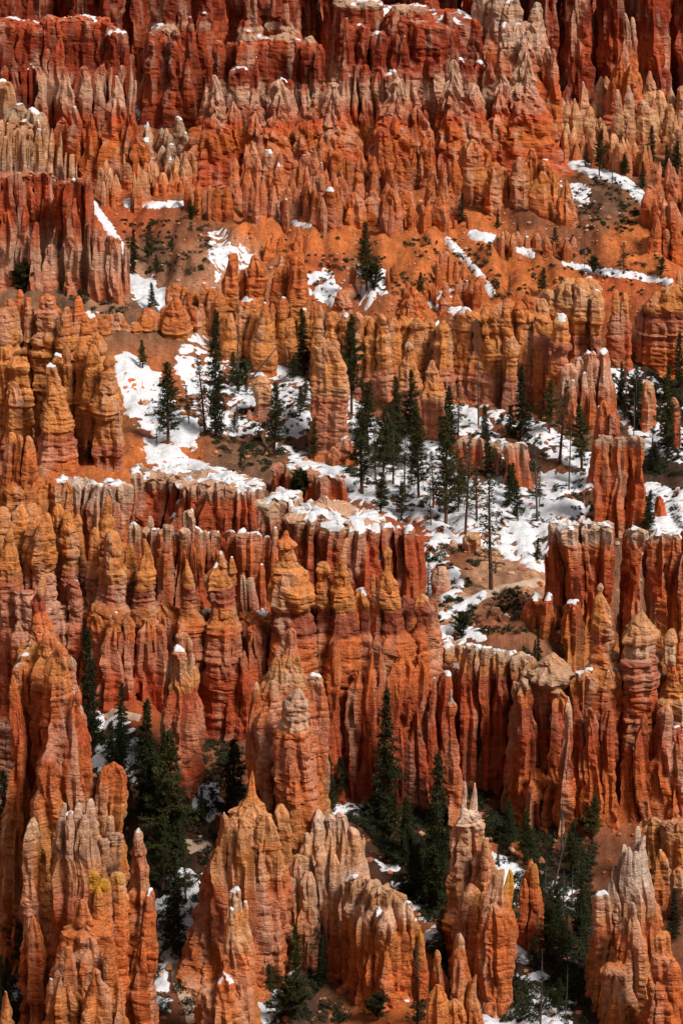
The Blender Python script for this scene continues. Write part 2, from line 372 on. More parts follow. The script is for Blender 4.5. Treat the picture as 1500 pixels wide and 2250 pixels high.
for i in range(0, len(spx), 20000):
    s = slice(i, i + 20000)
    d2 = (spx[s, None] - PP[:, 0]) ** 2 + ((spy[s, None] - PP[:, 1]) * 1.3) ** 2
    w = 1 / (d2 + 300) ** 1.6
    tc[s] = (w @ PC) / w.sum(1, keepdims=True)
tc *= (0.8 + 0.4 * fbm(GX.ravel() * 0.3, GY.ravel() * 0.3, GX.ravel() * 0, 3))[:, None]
NY, NX = GX.shape
idx = np.arange(NY * NX).reshape(NY, NX)
FQ = np.stack([idx[:-1, :-1], idx[:-1, 1:], idx[1:, 1:], idx[1:, :-1]], -1).reshape(-1, 4)
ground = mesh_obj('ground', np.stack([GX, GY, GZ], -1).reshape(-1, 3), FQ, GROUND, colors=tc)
ground['kind'] = 'structure'; ground['label'] = 'orange talus slopes and brown ravine floor of the canyon'; ground['category'] = 'ground'

# lying snow on the slopes: a sheet of drifts that rises out of the soil
SN_POLY = [  # polygon, how full (0..1)
    ([(252, 783), (285, 778), (345, 830), (385, 900), (440, 940), (420, 985), (350, 950), (300, 925), (268, 880)], 0.95),
    ([(322, 970), (380, 985), (450, 1030), (520, 1055), (560, 1085), (480, 1065), (400, 1045), (330, 1010)], 0.9),
    ([(385, 790), (420, 735), (445, 725), (470, 790), (520, 800), (600, 805), (690, 820), (800, 890), (820, 960), (700, 960), (560, 960), (470, 950), (420, 900)], 0.60),
    ([(600, 975), (720, 1010), (800, 1060), (830, 1110), (760, 1090), (640, 1010)], 0.85),
    ([(780, 910), (950, 960), (1000, 1000), (1010, 1100), (900, 1150), (820, 1120), (780, 1040)], 0.66),
    ([(980, 870), (1040, 900), (1080, 950), (1120, 990), (1100, 1010), (1040, 980), (990, 940)], 0.75),
    ([(1010, 848), (1100, 885), (1190, 930), (1290, 1000), (1310, 1050), (1230, 1010), (1150, 960), (1060, 900)], 0.68),
    ([(1000, 1060), (1100, 1060), (1200, 1080), (1290, 1120), (1210, 1180), (1200, 1250), (1120, 1225), (1020, 1190), (940, 1180), (930, 1090)], 0.70),
    ([(1190, 1045), (1290, 1040), (1310, 1060), (1260, 1075), (1190, 1070)], 0.9),
    ([(900, 1190), (960, 1190), (1010, 1270), (1020, 1310), (970, 1320), (930, 1300), (905, 1250)], 0.55),
    ([(1330, 800), (1420, 820), (1500, 880), (1500, 1010), (1420, 1000), (1340, 900)], 0.47),
    ([(1330, 990), (1400, 975), (1420, 985), (1340, 1020)], 0.85),
    ([(1420, 1070), (1500, 1080), (1500, 1190), (1440, 1180)], 0.85),
    ([(270, 606), (300, 606), (335, 622), (368, 650), (350, 690), (310, 660)], 0.9),
    ([(460, 498), (500, 510), (560, 560), (540, 590), (480, 610), (462, 560)], 0.62),
    ([(676, 602), (712, 596), (748, 640), (742, 672), (700, 655), (676, 640)], 0.9),
    ([(780, 590), (850, 590), (850, 640), (790, 680)], 0.45), ([(900, 640), (1010, 640), (1010, 690), (900, 680)], 0.5),
    ([(1230, 400), (1290, 410), (1290, 450), (1240, 440)], 0.6), ([(975, 340), (1000, 350), (1000, 410), (985, 405)], 0.9),
    ([(360, 985), (420, 930), (440, 1000), (425, 1140), (360, 1120), (350, 1050)], 0.0),
    ([(330, 2010), (400, 1900), (450, 1940), (450, 2010), (415, 2130), (330, 2090)], 0.62), ([(290, 2110), (360, 2120), (370, 2220), (290, 2210)], 0.6),
    ([(210, 1560), (300, 1600), (300, 1720), (210, 1700)], 0.55), ([(430, 1730), (480, 1720), (480, 1800), (430, 1800)], 0.6),
    ([(590, 2040), (650, 2050), (650, 2140), (590, 2130)], 0.62), ([(550, 2170), (620, 2180), (610, 2250), (550, 2250)], 0.6),
    ([(720, 1690), (790, 1730), (800, 1800), (720, 1790)], 0.5), ([(820, 1880), (900, 1920), (980, 2050), (940, 2080), (880, 1980)], 0.55),
    ([(1070, 1880), (1140, 1900), (1150, 1990), (1100, 1980)], 0.7), ([(1120, 2040), (1180, 2050), (1180, 2110), (1120, 2100)], 0.75),
    ([(1040, 2130), (1180, 2140), (1250, 2200), (1250, 2250), (1060, 2250)], 0.55), ([(1180, 1930), (1280, 1950), (1270, 2000), (1180, 1990)], 0.5),
    ([(1440, 2230), (1500, 2170), (1500, 2260), (1450, 2260)], 0.95), ([(0, 1960), (50, 1960), (60, 2020), (0, 2030)], 0.7), ([(0, 2090), (110, 2090), (120, 2200), (0, 2200)], 0.5),
    ([(940, 1380), (1010, 1370), (1060, 1400), (1000, 1410)], 0.6),
]
SN_STRIP = [([(1038, 515), (1100, 530), (1165, 558)], 9), ([(1240, 578), (1310, 595), (1390, 606), (1470, 620)], 7), ([(985, 532), (1020, 565), (1050, 600), (1082, 645)], 8),
            ([(1150, 293), (1180, 318), (1235, 345)], 8), ([(1250, 355), (1310, 380), (1365, 395), (1400, 425), (1424, 455)], 11), ([(275, 445), (330, 452), (400, 448)], 6), ([(615, 484), (680, 497)], 6),
            ([(205, 450), (235, 495), (265, 540), (278, 585)], 8), ([(800, 330), (820, 360), (850, 380)], 8), ([(955, 1360), (1010, 1336), (1062, 1306)], 9),
            ([(380, 2035), (430, 2040), (430, 2110)], 8), ([(240, 1865), (230, 1900)], 5), ([(310, 240), (318, 270)], 8), ([(433, 250), (434, 290)], 6)]
sx = np.arange(-80, 80, 0.34); sy = np.arange(262, 600, 0.34)
SX, SY = np.meshgrid(sx, sy)
SZ = terr(SX.ravel(), SY.ravel()).reshape(SX.shape)
qx, qy = project(SX, SY, SZ)
off = np.full(SX.shape, -1.0)
n1 = fbm(SX * 0.22, SY * 0.22, 0 * SX + 4, 3); n2 = fbm(SX * 1.5, SY * 1.5, 0 * SX + 14, 2)
n3 = fbm((SX + SY) * 0.16, (SX - SY) * 0.75, 0 * SX + 31, 3); n4 = fbm(SX * 0.06, SY * 0.06, 0 * SX + 41, 2)
nz = 0.22 * n1 + 0.34 * n2 + 0.30 * n3 + 0.14 * n4
vis = (qx > -30) & (qx < 1530) & (qy > 230) & (qy < 2290)
for poly, full in SN_POLY:
    P = np.array(poly); bb = vis & (qx > P[:, 0].min() - 30) & (qx < P[:, 0].max() + 30) & (qy > P[:, 1].min() - 30) & (qy < P[:, 1].max() + 30)
    if not bb.any() or full <= 0: continue
    d = in_poly(qx[bb], qy[bb], poly)
    edge = np.clip(d / 22, -1, 0.35)
    off[bb] = np.maximum(off[bb], (full - 0.56) * 0.62 + (nz[bb] - 0.5) * 2.3 + np.where(edge < 0, edge * 0.75, edge * 0.25))
for pts, w in SN_STRIP:
    P = np.array(pts); bb = vis & (qx > P[:, 0].min() - 30) & (qx < P[:, 0].max() + 30) & (qy > P[:, 1].min() - 30) & (qy < P[:, 1].max() + 30)
    if not bb.any(): continue
    d = strip_d(qx[bb], qy[bb], pts, w)
    off[bb] = np.maximum(off[bb], np.clip(d / 8, -1, 1) * 0.7 + (nz[bb] - 0.47) * 2.0)
off = np.clip(off, -0.5, 0.22)
i2 = np.arange(off.size).reshape(off.shape)
FQ = np.stack([i2[:-1, :-1], i2[:-1, 1:], i2[1:, 1:], i2[1:, :-1]], -1).reshape(-1, 4)
keep = (off.ravel()[FQ] > -0.02).any(1)
FQ = FQ[keep]; used, inv = np.unique(FQ, return_inverse=True)
V = np.stack([SX, SY, SZ + off * 1.1], -1).reshape(-1, 3)[used]
sn = mesh_obj('snow', V, inv.reshape(-1, 4), SNOW)
sn['kind'] = 'stuff'; sn['label'] = 'patchy old snow lying on the slopes and ravine floor'; sn['category'] = 'snow'
print('terrain', len(GZ.ravel()), 'snow faces', len(FQ), round(time.time() - T0, 1))

# ------------------------------------------------------------------ rock formations
TRI = [0]; SMOOTH = False
BEDS = {}
def beds(seed):
    if seed not in BEDS:
        g = np.random.default_rng(900 + int(seed)); th = 0.30 + g.gamma(1.6, 0.55, 400); th = np.clip(th, .3, 3.2)
        b = -25 + np.concatenate([[0], np.cumsum(th)]); hard = np.clip(g.normal(0, .6, 401), -1.2, 1.0); tint = g.normal(0, 1, (401, 2))
        BEDS[seed] = (b, np.append(th, 1.0), hard, tint)
    return BEDS[seed]
def strata_r(z, seed):
    """beds of the layered rock, shared by every column of a formation so that they line up: offset, bed index, height of bed centre"""
    b, th, hard, tint = beds(seed); i = np.clip(np.searchsorted(b, z) - 1, 0, 399)
    t = (z - b[i]) / th[i]
    bulge = 1 - np.abs(2 * t - 1) ** 3.5
    return 0.75 * hard[i] + 0.8 * (bulge - 1) * np.minimum(1.0, 0.45 + 0.5 * th[i]), i, b[i] + th[i] * 0.5

class Formation:
    def __init__(self, name, label, Y, pal, snow=0.25, style='band', cat='rock formation', group=None, seed=None, taper=0.0):
        self.taper = taper
        self.name, self.label, self.Y, self.snow, self.style = name, label, Y, snow, style
        self.cat, self.group = cat, group
        self.pal = pal; self.seed = seed if seed is not None else (hash_str(label) % 50)
        self.root = None
    def palette(self, pal, x=750):
        zs = np.array([float(at(x, y, self.Y)[1]) for y, c in pal]); cs = np.array([c for y, c in pal])
        o = np.argsort(zs); return zs[o], cs[o]
def hash_str(s):
    h = 7
    for ch in s: h = (h * 31 + ord(ch)) % 100003
    return h

STY = {  # flute amp, flute freq, strata amp, lump amp
    'band': (0.75, 0.42, 0.17, 0.36), 'flute': (0.95, 0.55, 0.05, 0.24), 'knob': (0.42, 0.40, 0.27, 0.42), 'small': (0.45, 0.7, 0.15, 0.40), 'wall': (1.1, 0.45, 0.08, 0.32),
}
def column(F, x, Y, knots, name='column', e=1.0, pal=None, snow=None, style=None, ext=True, rot=None, tone=1.0, ex=2.8):
    """one eroded rock column; knots 'y:width[:dx]' from the top down in photograph pixels, '|' = foot of the cap rock"""
    toks = knots.split(); ys = []; ws = []; ds = []; capy = None
    for t in toks:
        if t == '|': capy = ys[-1]; continue
        p = t.split(':'); ys.append(float(p[0])); ws.append(float(p[1])); ds.append(float(p[2]) if len(p) > 2 else (ds[-1] if ds else 0.0))
    ys, ws, ds = map(np.array, (ys, ws, ds))
    X, Z, S = at(x + ds, ys, Y); X = np.asarray(X); R = ws * S / 2
    tz = float(terr(X[-1], Y - R[-1] * e)[0]) - 1.5
    if ext and Z[-1] > tz:
        g = 1 + 0.010 * (Z[-1] - tz)
        X = np.append(X, X[-1]); Z = np.append(Z, tz); R = np.append(R, R[-1] * min(g, 1.3))
    k = Y / 340.0
    Hh = Z[0] - Z[-1]
    Rm = max(R.max(), 0.4)
    small = min(1.0, Rm / 1.6)
    du = 0.32 * k * (0.75 + 0.25 * small); dv = 0.26 * k
    nu = int(np.clip(2 * math.pi * np.percentile(R, 70) * (1 + e) / 2 / du * 0.8, 12, 100)); nv = int(np.clip(Hh / dv, 10, 260))
    zz = np.linspace(Z[0], Z[-1], nv)
    o = np.argsort(Z); rr = np.interp(zz, Z[o], R[o]); cx = np.interp(zz, Z[o], X[o])
    # soften the corners of the knot profile a little
    for _ in range(1): rr[1:-1] = 0.25 * rr[:-2] + 0.5 * rr[1:-1] + 0.25 * rr[2:]
    rr = rr * (1 + F.taper * np.clip((zz[0] - zz) / 30.0, 0, 1.2) ** 1.2)
    # every foot spreads into an apron
    fr = np.clip((zz - zz[-1]) / max(Hh, .1), 0, 1); rr = rr * (1 + ((0.35 if F.style == 'small' else 0.55) if ext else 0) * np.clip(1 - fr / 0.16, 0, 1) ** 2)
    # top rows
    ft = np.array([0.0, 0.34, 0.62, 0.84]); tr = R[0] * ft
    rise = min(0.22, R[0] * 0.3)
    zz = np.concatenate([zz[0] + rise * (1 - ft ** 2), zz]); rr = np.concatenate([tr, rr]); cx = np.concatenate([np.full(4, cx[0]), cx])
    nv += 4
    sd = F.seed; xs = (x * 0.37) % 40
    th = np.linspace(0, 2 * math.pi, nu, endpoint=False); th = th + 0.42 * np.cos(th) + (rot if rot is not None else (x * 0.61) % 0.8 - 0.4)
    TH, ZZ = np.meshgrid(th, zz); RR = np.repeat(rr[:, None], nu, 1)
    c, s = np.cos(TH), np.sin(TH)
    sq = 1 / (np.abs(c) ** ex + np.abs(s) ** ex) ** (1 / ex)
    sh = vn(c * 0.9 + xs, s * 0.9 + sd, ZZ * 0.05 + 3) + 0.5 * vn(c * 1.8 + xs, s * 1.8 + sd, ZZ * 0.12 + 8) - 0.75
    B = RR * (0.25 + 0.75 * sq) * (1 + 0.42 * sh)
    PX = cx[:, None] + B * c; PY = Y + B * e * s
    fa, ff, sa, la = STY[style or F.style]
    am = np.minimum(1.0, RR / 1.7)
    zw = ZZ + (vn(PX * 0.08, PY * 0.08, sd) - 0.5) * 1.6
    g1 = vn(PX * ff + xs, PY * ff, ZZ * 0.045 + sd)
    groove = np.maximum(0, 1 - np.abs(g1 - 0.5) * 7) ** 1.5
    w1, w1b = worley(PX * 0.62 + (ZZ * 0.02), PY * 0.62, ZZ * 0.075 + xs)
    w2, w2b = worley(PX * 0.60, PY * 0.60, zw * 0.85)
    SR, BI, BC = strata_r(zw, sd)
    w3, w3b = worley(PX * 1.25 + 5, PY * 1.25, ZZ * 0.16 + xs)
    cr3 = np.clip((w3b - w3) * 2.6, 0, 1)
    cr1 = np.clip((w1b - w1) * 3.0, 0, 1); cr2 = np.clip((w2b - w2) * 3.5, 0, 1)
    lump = fbm(PX * 0.45 + xs, PY * 0.45, ZZ * 0.40, 4) - 0.5
    fine = vn(PX * 1.9, PY * 1.9, ZZ * 1.5) - 0.5
    disp = am * (-fa * groove * 0.5 + fa * (cr1 - 0.75) * 1.0 - fa * 0.45 * (w1 - 0.45) + 0.30 * fa * (cr3 - 0.7) + sa * SR + la * ((cr2 - 0.8) * 0.45 - (w2 - 0.45) * 0.4) + la * lump * 1.35 + 0.16 * fine)
    disp = np.clip(disp, -0.6 * B, None)
    PX = PX + disp * c; PY = PY + disp * s
    # slow bending of everything, the same for neighbours
    wx = (vn(PX * 0.13 + 9, PY * 0.13, ZZ * 0.10) - 0.5) * 1.1 + (vn(PX * 0.36 + 9, PY * 0.36, ZZ * 0.30 + 4) - 0.5) * 0.7
    wy = (vn(PX * 0.13 + 29, PY * 0.13, ZZ * 0.10 + 7) - 0.5) * 1.1 + (vn(PX * 0.36 + 3, PY * 0.36 + 9, ZZ * 0.30) - 0.5) * 0.7
    k2 = min(1.0, Rm / 1.5) * (1 if ext else 0.4)
    PX = PX + wx * k2; PY = PY + wy * k2
    tn = (vn(PX * 0.9, PY * 0.9, sd + 30.) - 0.5) + 0.7 * (vn(PX * 2.1, PY * 2.1, sd + 3.) - 0.5)
    PZ = ZZ + tn * np.minimum(0.9, R[0] * 0.7) * np.clip(1 - (zz[0] - ZZ) / 2.5, 0, 1)
    PZ[0] = PZ[0].mean(); PX[0] = PX[0].mean(); PY[0] = PY[0].mean()
    V = np.stack([PX, PY, PZ], -1)
    # bed colours
    zs, cs = F.palette(pal or F.pal, x)
    zc = 0.8 * BC + 0.2 * zw + (vn(PX * 0.5, PY * 0.5, ZZ * 0.3 + 5) - 0.5) * 0.7
    C = np.stack([np.interp(zc, zs, cs[:, i]) for i in range(3)], -1)
    bed = vn(zc * 0.55, sd + 2, 4.5); bed2 = vn(zc * 1.5, sd + 5, 4.5)
    tint = beds(sd)[3][BI]
    C = C * (1 + np.clip(tint[..., 1:2], -1.5, 1.5) * np.array([0.01, 0.06, 0.09]))
    C = C * ((0.80 + 0.26 * bed + 0.12 * (bed2 - 0.5) + 0.065 * np.clip(tint[..., 0], -1.5, 1.5)) * tone * (0.9 + 0.2 * vn(x * 0.13, sd, 1.5)))[..., None]
    pm = np.clip((vn(PX * 0.7, PY * 0.7, ZZ * 0.12 + 17) - 0.62) * 3, 0, 0.5)[..., None]
    C = C * (1 - pm) + pm * np.array(PALE) * 0.9
    idx = np.arange(nv * nu).reshape(nv, nu); nx = np.roll(idx, -1, 1)
    FQ = np.stack([idx[:-1], idx[1:], nx[1:], nx[:-1]], -1)          # (nv-1, nu, 4)
    base = (float(cx[-1]), float(Y), float(zz[-1]))
    if F.root is None:
        F.root = empty(F.name, base, F.label, F.cat, F.group); F.root['kind'] = 'thing'
    Vf = V.reshape(-1, 3); Cf = C.reshape(-1, 3)
    def sub(rows, nm, parent):
        q = FQ[rows].reshape(-1, 4); u, inv = np.unique(q, return_inverse=True)
        TRI[0] += 2 * len(q)
        return mesh_obj(nm, Vf[u], inv.reshape(-1, 4), ROCK, parent, base, Cf[u], smooth=SMOOTH)
    if capy is not None:
        zc_ = float(at(x, capy, Y)[1]); kr = int(np.argmax(zz < zc_)) - 1; kr = max(4, min(kr, nv - 3))
        body = sub(slice(kr, None), name, F.root); cap = sub(slice(0, kr), 'cap_rock', body)
    else:
        body = sub(slice(None), name, F.root)
    sa_ = F.snow if snow is None else snow
    if sa_ < 0.5: sa_ *= 0.72
    if sa_ < 0.4 and R[0] < 1.1 and (x * 7.31) % 1 > 0.3: sa_ = 0
    if sa_ > 0:
        A = V[:-1][:, :]; d1 = np.roll(V, -1, 1)[1:] - V[:-1]; d2 = np.roll(V, -1, 1)[:-1] - V[1:]
        N = np.cross(d1, d2); N /= np.linalg.norm(N, axis=-1, keepdims=True) + 1e-9
        if N[0, :, 2].mean() < 0: N = -N
        nzv = fbm(V[:-1, :, 0] * 0.55, V[:-1, :, 1] * 0.55, V[:-1, :, 2] * 0.4 + 21, 2)
        top = np.clip((zz[0] - ZZ[:-1]) / (0.07 * (zz[0] - zz[-1]) + 2.0), 0, 3)
        m = (N[..., 2] > 0.60 - 0.25 * sa_) & (nzv > 0.62 - 0.34 * sa_ + 0.05 * top)
        cnt = sum(np.roll(np.roll(m, a, 0), b, 1).astype(int) for a in (-1, 0, 1) for b in (-1, 0, 1))
        m &= cnt >= 5
        if m.sum() >= 12:
            q = FQ[m]; qo = FQ[~m]
            u, inv = np.unique(q, return_inverse=True)
            bd = np.isin(u, np.unique(qo))
            P = Vf[u].copy(); P[:, 2] += np.where(bd, 0.015, 0.11)
            so = mesh_obj('snow_patch', P, inv.reshape(-1, 4), SNOW, body, base); so['kind'] = 'stuff'; TRI[0] += 2 * len(q)
    return body

def lerp_pts(pts, x):
    P = np.array(pts, float); return [float(np.interp(x, P[:, 0], P[:, i])) for i in (1, 2, 3)]
def wall(F, pts, w=(36, 50), kind='flat', jt=8, back=True, level=False, over=1.42, e=1.45, seed=1, name='column', **kw):
    """a run of columns along pts = (x, y of top, y of base, distance)"""
    r = random.Random(seed * 131 + int(pts[0][0]))
    x = pts[0][0]
    while x < pts[-1][0]:
        wide = r.random() < .3; cw = r.uniform(w[0] * 1.35, w[1] * 1.9) if wide else r.uniform(w[0] * .6, w[1] * 1.0); cw = max(min(cw, pts[-1][0] - x), w[0] * .5); xc = x + cw / 2
        yt, yb, Y = lerp_pts(pts, xc); yt += r.uniform(-jt, jt); W = cw * over; h = yb - yt
        Yj = Y + r.uniform(-1, 1) * cw * 0.022
        f = lambda a: yt + a * h
        kd = kind if isinstance(kind, str) else r.choice(kind)
        if kd == 'flat':
            kn = f'{yt}:{W*.8} {yt+6}:{W*.98} {f(.09)}:{W*.9} {f(.3)}:{W*r.uniform(.84,.96)} {f(.6)}:{W*r.uniform(.92,1.04)} {yb}:{W*1.12}'
        elif kd == 'spire':
            kn = f'{yt}:{W*.12} {f(.12)}:{W*.34} {f(.3)}:{W*.6} {f(.55)}:{W*.85} {f(.8)}:{W*1.02} {yb}:{W*1.15}'
        elif kd == 'flute':
            kn = f'{yt}:{W*.4} {f(.06)}:{W*.55} {f(.3)}:{W*.72} {f(.6)}:{W*.92} {yb}:{W*1.15}'
        elif kd == 'round':
            kn = f'{yt}:{W*.35} {f(.05)}:{W*.66} {f(.12)}:{W*.84} {f(.22)}:{W*.8} {f(.3)}:{W*.95} {f(.55)}:{W*1.0} {yb}:{W*1.1}'
        else:  # knob
            a = r.uniform(.16, .24)
            kn = f'{yt}:{W*.25} {f(a*.3)}:{W*.55} {f(a*.6)}:{W*.5} {f(a)}:{W*.78} {f(a+.08)}:{W*.7} {f(a+.2)}:{W*.95} {f(.6)}:{W*.9} {yb}:{W*1.1}'
        column(F, xc, Yj, kn, name=name, e=(e * .7 if wide else e * r.uniform(.85, 1.2)), tone=r.uniform(.88, 1.1), ex=(5.0 if wide else r.uniform(2.2, 3.4)), **kw)
        for q in (1,):
          if back and (level or r.random() < 0.8):
            S = float(at(xc, yt, Y)[2]); y2 = yt + r.uniform(6, 22)
            if level:
                y2 = yt - 0.19 * min(W, 46) * q + r.uniform(-1, 3)
                column(F, xc + cw * (.5 if q == 1 else .1), Yj + min(W, 46) * S * 0.62 * q, f'{y2}:{W*1.1} {y2+6}:{W*1.25} {yb}:{W*1.3}', name=name, e=1.2, tone=r.uniform(.9, 1.0), **kw); continue
            column(F, xc + cw * .5, Yj + W * S * 0.62, f'{y2}:{W*.7} {y2+8}:{W*1.0} {yb}:{W*1.2}', name=name, e=1.2, tone=r.uniform(.85, 1.0), **kw)
        x += cw
def cluster(F, poly, n, h=(50, 90), w=(22, 36), seed=3, name='spire', ymin=400, **kw):
    r = random.Random(seed); P = np.array(poly, float); pts = []; tries = 0
    while len(pts) < n and tries < n * 60:
        tries += 1
        x = r.uniform(P[:, 0].min(), P[:, 0].max()); y = r.uniform(P[:, 1].min(), P[:, 1].max())
        if in_poly(np.array([x]), np.array([y]), poly)[0] < 0: continue
        if any(abs(x - a) < w[0] * 0.62 and abs(y - b) < w[0] * 0.7 for a, b in pts): continue
        pts.append((x, y))
    for x, y in sorted(pts, key=lambda p: p[1]):
        gx_, Y, gz_, S = ground_at(x, y, ymin)
        q = r.random() ** 1.5; hh0 = (h[0] + (h[1] - h[0]) * q) * r.uniform(.85, 1.15); W0 = (w[0] + (w[1] - w[0]) * (q * .7 + r.random() * .3))
        for m in range(r.choice((1, 2, 3, 3, 4))):
            hh = hh0 * (1 if m == 0 else r.uniform(.55, .98)); W = W0 * (1 if m == 0 else r.uniform(.45, .8)); xm = x + (0 if m == 0 else r.choice((-1, 1)) * W0 * r.uniform(.25, .75)); Ym = Y + (0 if m == 0 else r.uniform(-1.6, .8) * W0 * S)
            t = y - hh; f = lambda a: t + a * hh
            kd = r.random()
            if kd < .4: kn = f'{t}:{W*.12} {f(.08)}:{W*.34} {f(.14)}:{W*.28} {f(.28)}:{W*.62} {f(.36)}:{W*.54} {f(.6)}:{W*.88} {f(.8)}:{W*.86} {y}:{W*1.05}'
            elif kd < .75: kn = f'{t}:{W*.1} {f(.15)}:{W*.4} {f(.4)}:{W*.72} {f(.7)}:{W*.95} {y}:{W*1.1}'
            else: kn = f'{t}:{W*.4} {f(.06)}:{W*.7} {f(.2)}:{W*.66} {f(.5)}:{W*.9} {y}:{W*1.05}'
            column(F, xm, Ym, kn, name=name, e=r.uniform(.9, 1.5), style='small', tone=r.uniform(.85, 1.12), **kw)
def F_(name, label, Y, pal, cols=(), **kw):
    F = Formation(name, label, Y, pal, **kw)
    for c in cols:
        o = dict(c[3]) if len(c) > 3 else {}
        column(F, c[0], Y + c[1], c[2], **o)
    return F
HD = {'name': 'hoodoo', 'style': 'knob'}

# ---- the far cliff at the head of the amphitheatre; its reds are darkened to carry shade
F = F_('cliff', 'dark red cliff of tall buttresses along the top edge', 612, [(-120, DEEP), (20, DEEP), (90, RED), (140, DEEP), (200, DARK), (300, DARK)], snow=0.12, style='wall')
rr_ = random.Random(77); x = -30
while x < 1215:
    w = rr_.uniform(46, 92)
    if not (285 < x < 330): column(F, x + w / 2, 606 + rr_.uniform(-8, 10), f'-95:{w*.95} -20:{w} 60:{w*rr_.uniform(.95,1.1)} 150:{w*1.1} 260:{w*1.25}', e=rr_.uniform(1.4, 2.4), tone=rr_.uniform(.85, 1.1))
    x += w * rr_.uniform(.84, 1.05)
for x, w, dy, in ((1222, 40, 6), (1266, 62, -5), (1345, 72, -3), (1392, 40, 9), (1432, 70, -6), (1512, 60, -5)):
    column(F, x, 604 + dy, f'-90:{w} 0:{w} 90:{w*1.05} 160:{w*1.12} 260:{w*1.25}', e=1.8)
for x in range(-60, 1600, 110):
    column(F, x, 668, '-110:130 0:130 260:150', snow=0, tone=.8)

# ---- upper cliffs
UP = [(20, RED), (60, DEEP), (130, RED), (150, TAN), (185, PALE), (225, PINK), (245, RED), (300, BRI), (420, RED)]
F = F_('cliff', 'tiered red cliff with a pale fluted middle band at the upper left corner', 552, [(20, CAP), (46, RED), (90, DEEP), (150, DEEP), (240, DEEP), (300, RED), (440, RED)], taper=0.35, snow=0.45, style='wall')
wall(F, [(-20, 48, 380, 556), (60, 52, 390, 556), (130, 40, 400, 557), (200, 34, 400, 557), (250, 52, 410, 556), (275, 110, 410, 555)], w=(34, 60), jt=10, seed=11)
F2P = [(120, RED), (150, PINK), (170, PALE), (200, PALE), (228, PINK), (245, RED), (320, BRI), (440, RED)]
wall(F, [(165, 160, 420, 549), (200, 148, 425, 548), (285, 140, 425, 547), (300, 190, 425, 547)], w=(15, 24), kind='flute', jt=6, seed=12, pal=F2P, back=False, style='flute')
wall(F, [(5, 142, 330, 551), (75, 140, 330, 551)], w=(18, 26), kind='round', jt=5, seed=13)
for c in ((92, 545, '150:12 165:20 200:24 250:30 330:44'), (105, 549, '110:10 130:18 160:24 250:40'), (148, 546, '150:10 175:20 215:34 300:50 400:70'), (130, 549, '80:14 110:26 150:30 230:40'),
          (255, 541, '170:8 195:16 215:30 235:44 300:60 420:80'), (275, 540, '240:10 265:24 300:34 360:50'), (290, 539, '250:10 280:22 330:36 400:44'), (200, 541, '250:12 270:26 320:40 400:50'), (165, 542, '235:10 260:24 320:40'), (312, 537, '280:6 296:18 320:34 350:44 400:50')):
    column(F, c[0], c[1], c[2], pal=F2P)
F = F_('rock_tower', 'broad red double tower with snow on its rim beside a dark cleft', 575, [(0, DARK), (58, DEEP), (62, CAP), (72, RED), (140, DEEP), (200, RED), (300, DEEP), (360, DEEP)], [
    (345, 0, '66:30 72:44 90:36 130:42 150:50 200:56 260:64 340:70'), (390, -2, '66:20 74:34 90:26 100:40 140:44 170:52 240:62 290:72 350:76'), (365, 4, '58:60 66:78 120:80 340:100'),
    (420, 4, '40:14 60:26 110:34 200:40 330:50'), (405, 8, '24:24 40:30 100:40 300:50'), (452, 6, '28:20 40:32 60:34 120:36 250:40'), (375, 12, '-20:70 0:86 40:90 100:100 300:110'),
    (412, -4, '140:14 160:26 230:34 320:44')], taper=0.35, snow=0.4)
F = F_('rock_formation', 'stepped red butte with pale fluted spurs and snow on its crest', 556, [(-10, RED), (30, DEEP), (80, DEEP), (86, CAP), (95, RED), (150, DEEP), (172, DEEP), (184, PINK), (200, PALE), (230, PINK), (252, RED), (280, BRI), (330, BRI), (400, RED)], [
    (470, -8, '167:8 172:14 190:22 215:32 240:44 280:56 330:72 360:80'), (482, 5, '88:12 95:22 120:30 160:36 240:50 330:60'), (456, 1, '125:8 140:16 165:22 240:40'), (505, 8, '100:30 120:44 150:50 330:70'),
    (562, -9, '126:4 140:12 165:20 200:26 240:36 300:44 350:50'), (530, -2, '150:44 160:60 200:66 330:80'), (545, 5, '70:40 90:56 150:60 300:70'), (585, 8, '82:40 95:60 160:66 330:80'),
    (598, -10, '176:18 180:24 210:26 250:40 300:56 350:66'), (617, -11, '175:16 180:24 210:28 245:38 280:52 340:72'), (635, -10, '176:14 182:22 220:26 260:38 340:60'),
    (670, -10, '187:22 192:28 220:30 250:40 300:50 350:66'), (655, -9, '200:12 220:20 270:30 340:40'), (733, -14, '186:26 190:34 215:36 240:46 262:60 300:80 345:104 380:110'), (715, -11, '188:14 200:20 240:30 320:44'),
    (620, 8, '78:50 88:76 130:78 180:84 330:100'), (655, 3, '88:16 96:26 140:30 180:36 330:50'), (680, 1, '84:20 92:36 130:38 180:40 330:60'), (700, -1, '100:14 112:24 150:28 185:34 330:60'), (642, 14, '66:40 74:60 110:66 200:80'),
    (548, 14, '-20:30 0:40 30:36 60:50 120:70 300:90'), (605, 19, '-10:20 6:26 18:18 24:34 40:30 50:44 80:54 200:80'), (575, 23, '-30:40 0:60 40:70 100:80 300:100'), (630, 16, '8:14 18:22 30:18 36:26 60:40 120:60')], taper=0.35, snow=0.38)
UD = [(30, CAP), (50, RED), (90, DEEP), (148, DEEP), (162, PINK), (180, PALE), (215, PINK), (240, RED), (270, BRI), (320, BRI), (380, RED)]
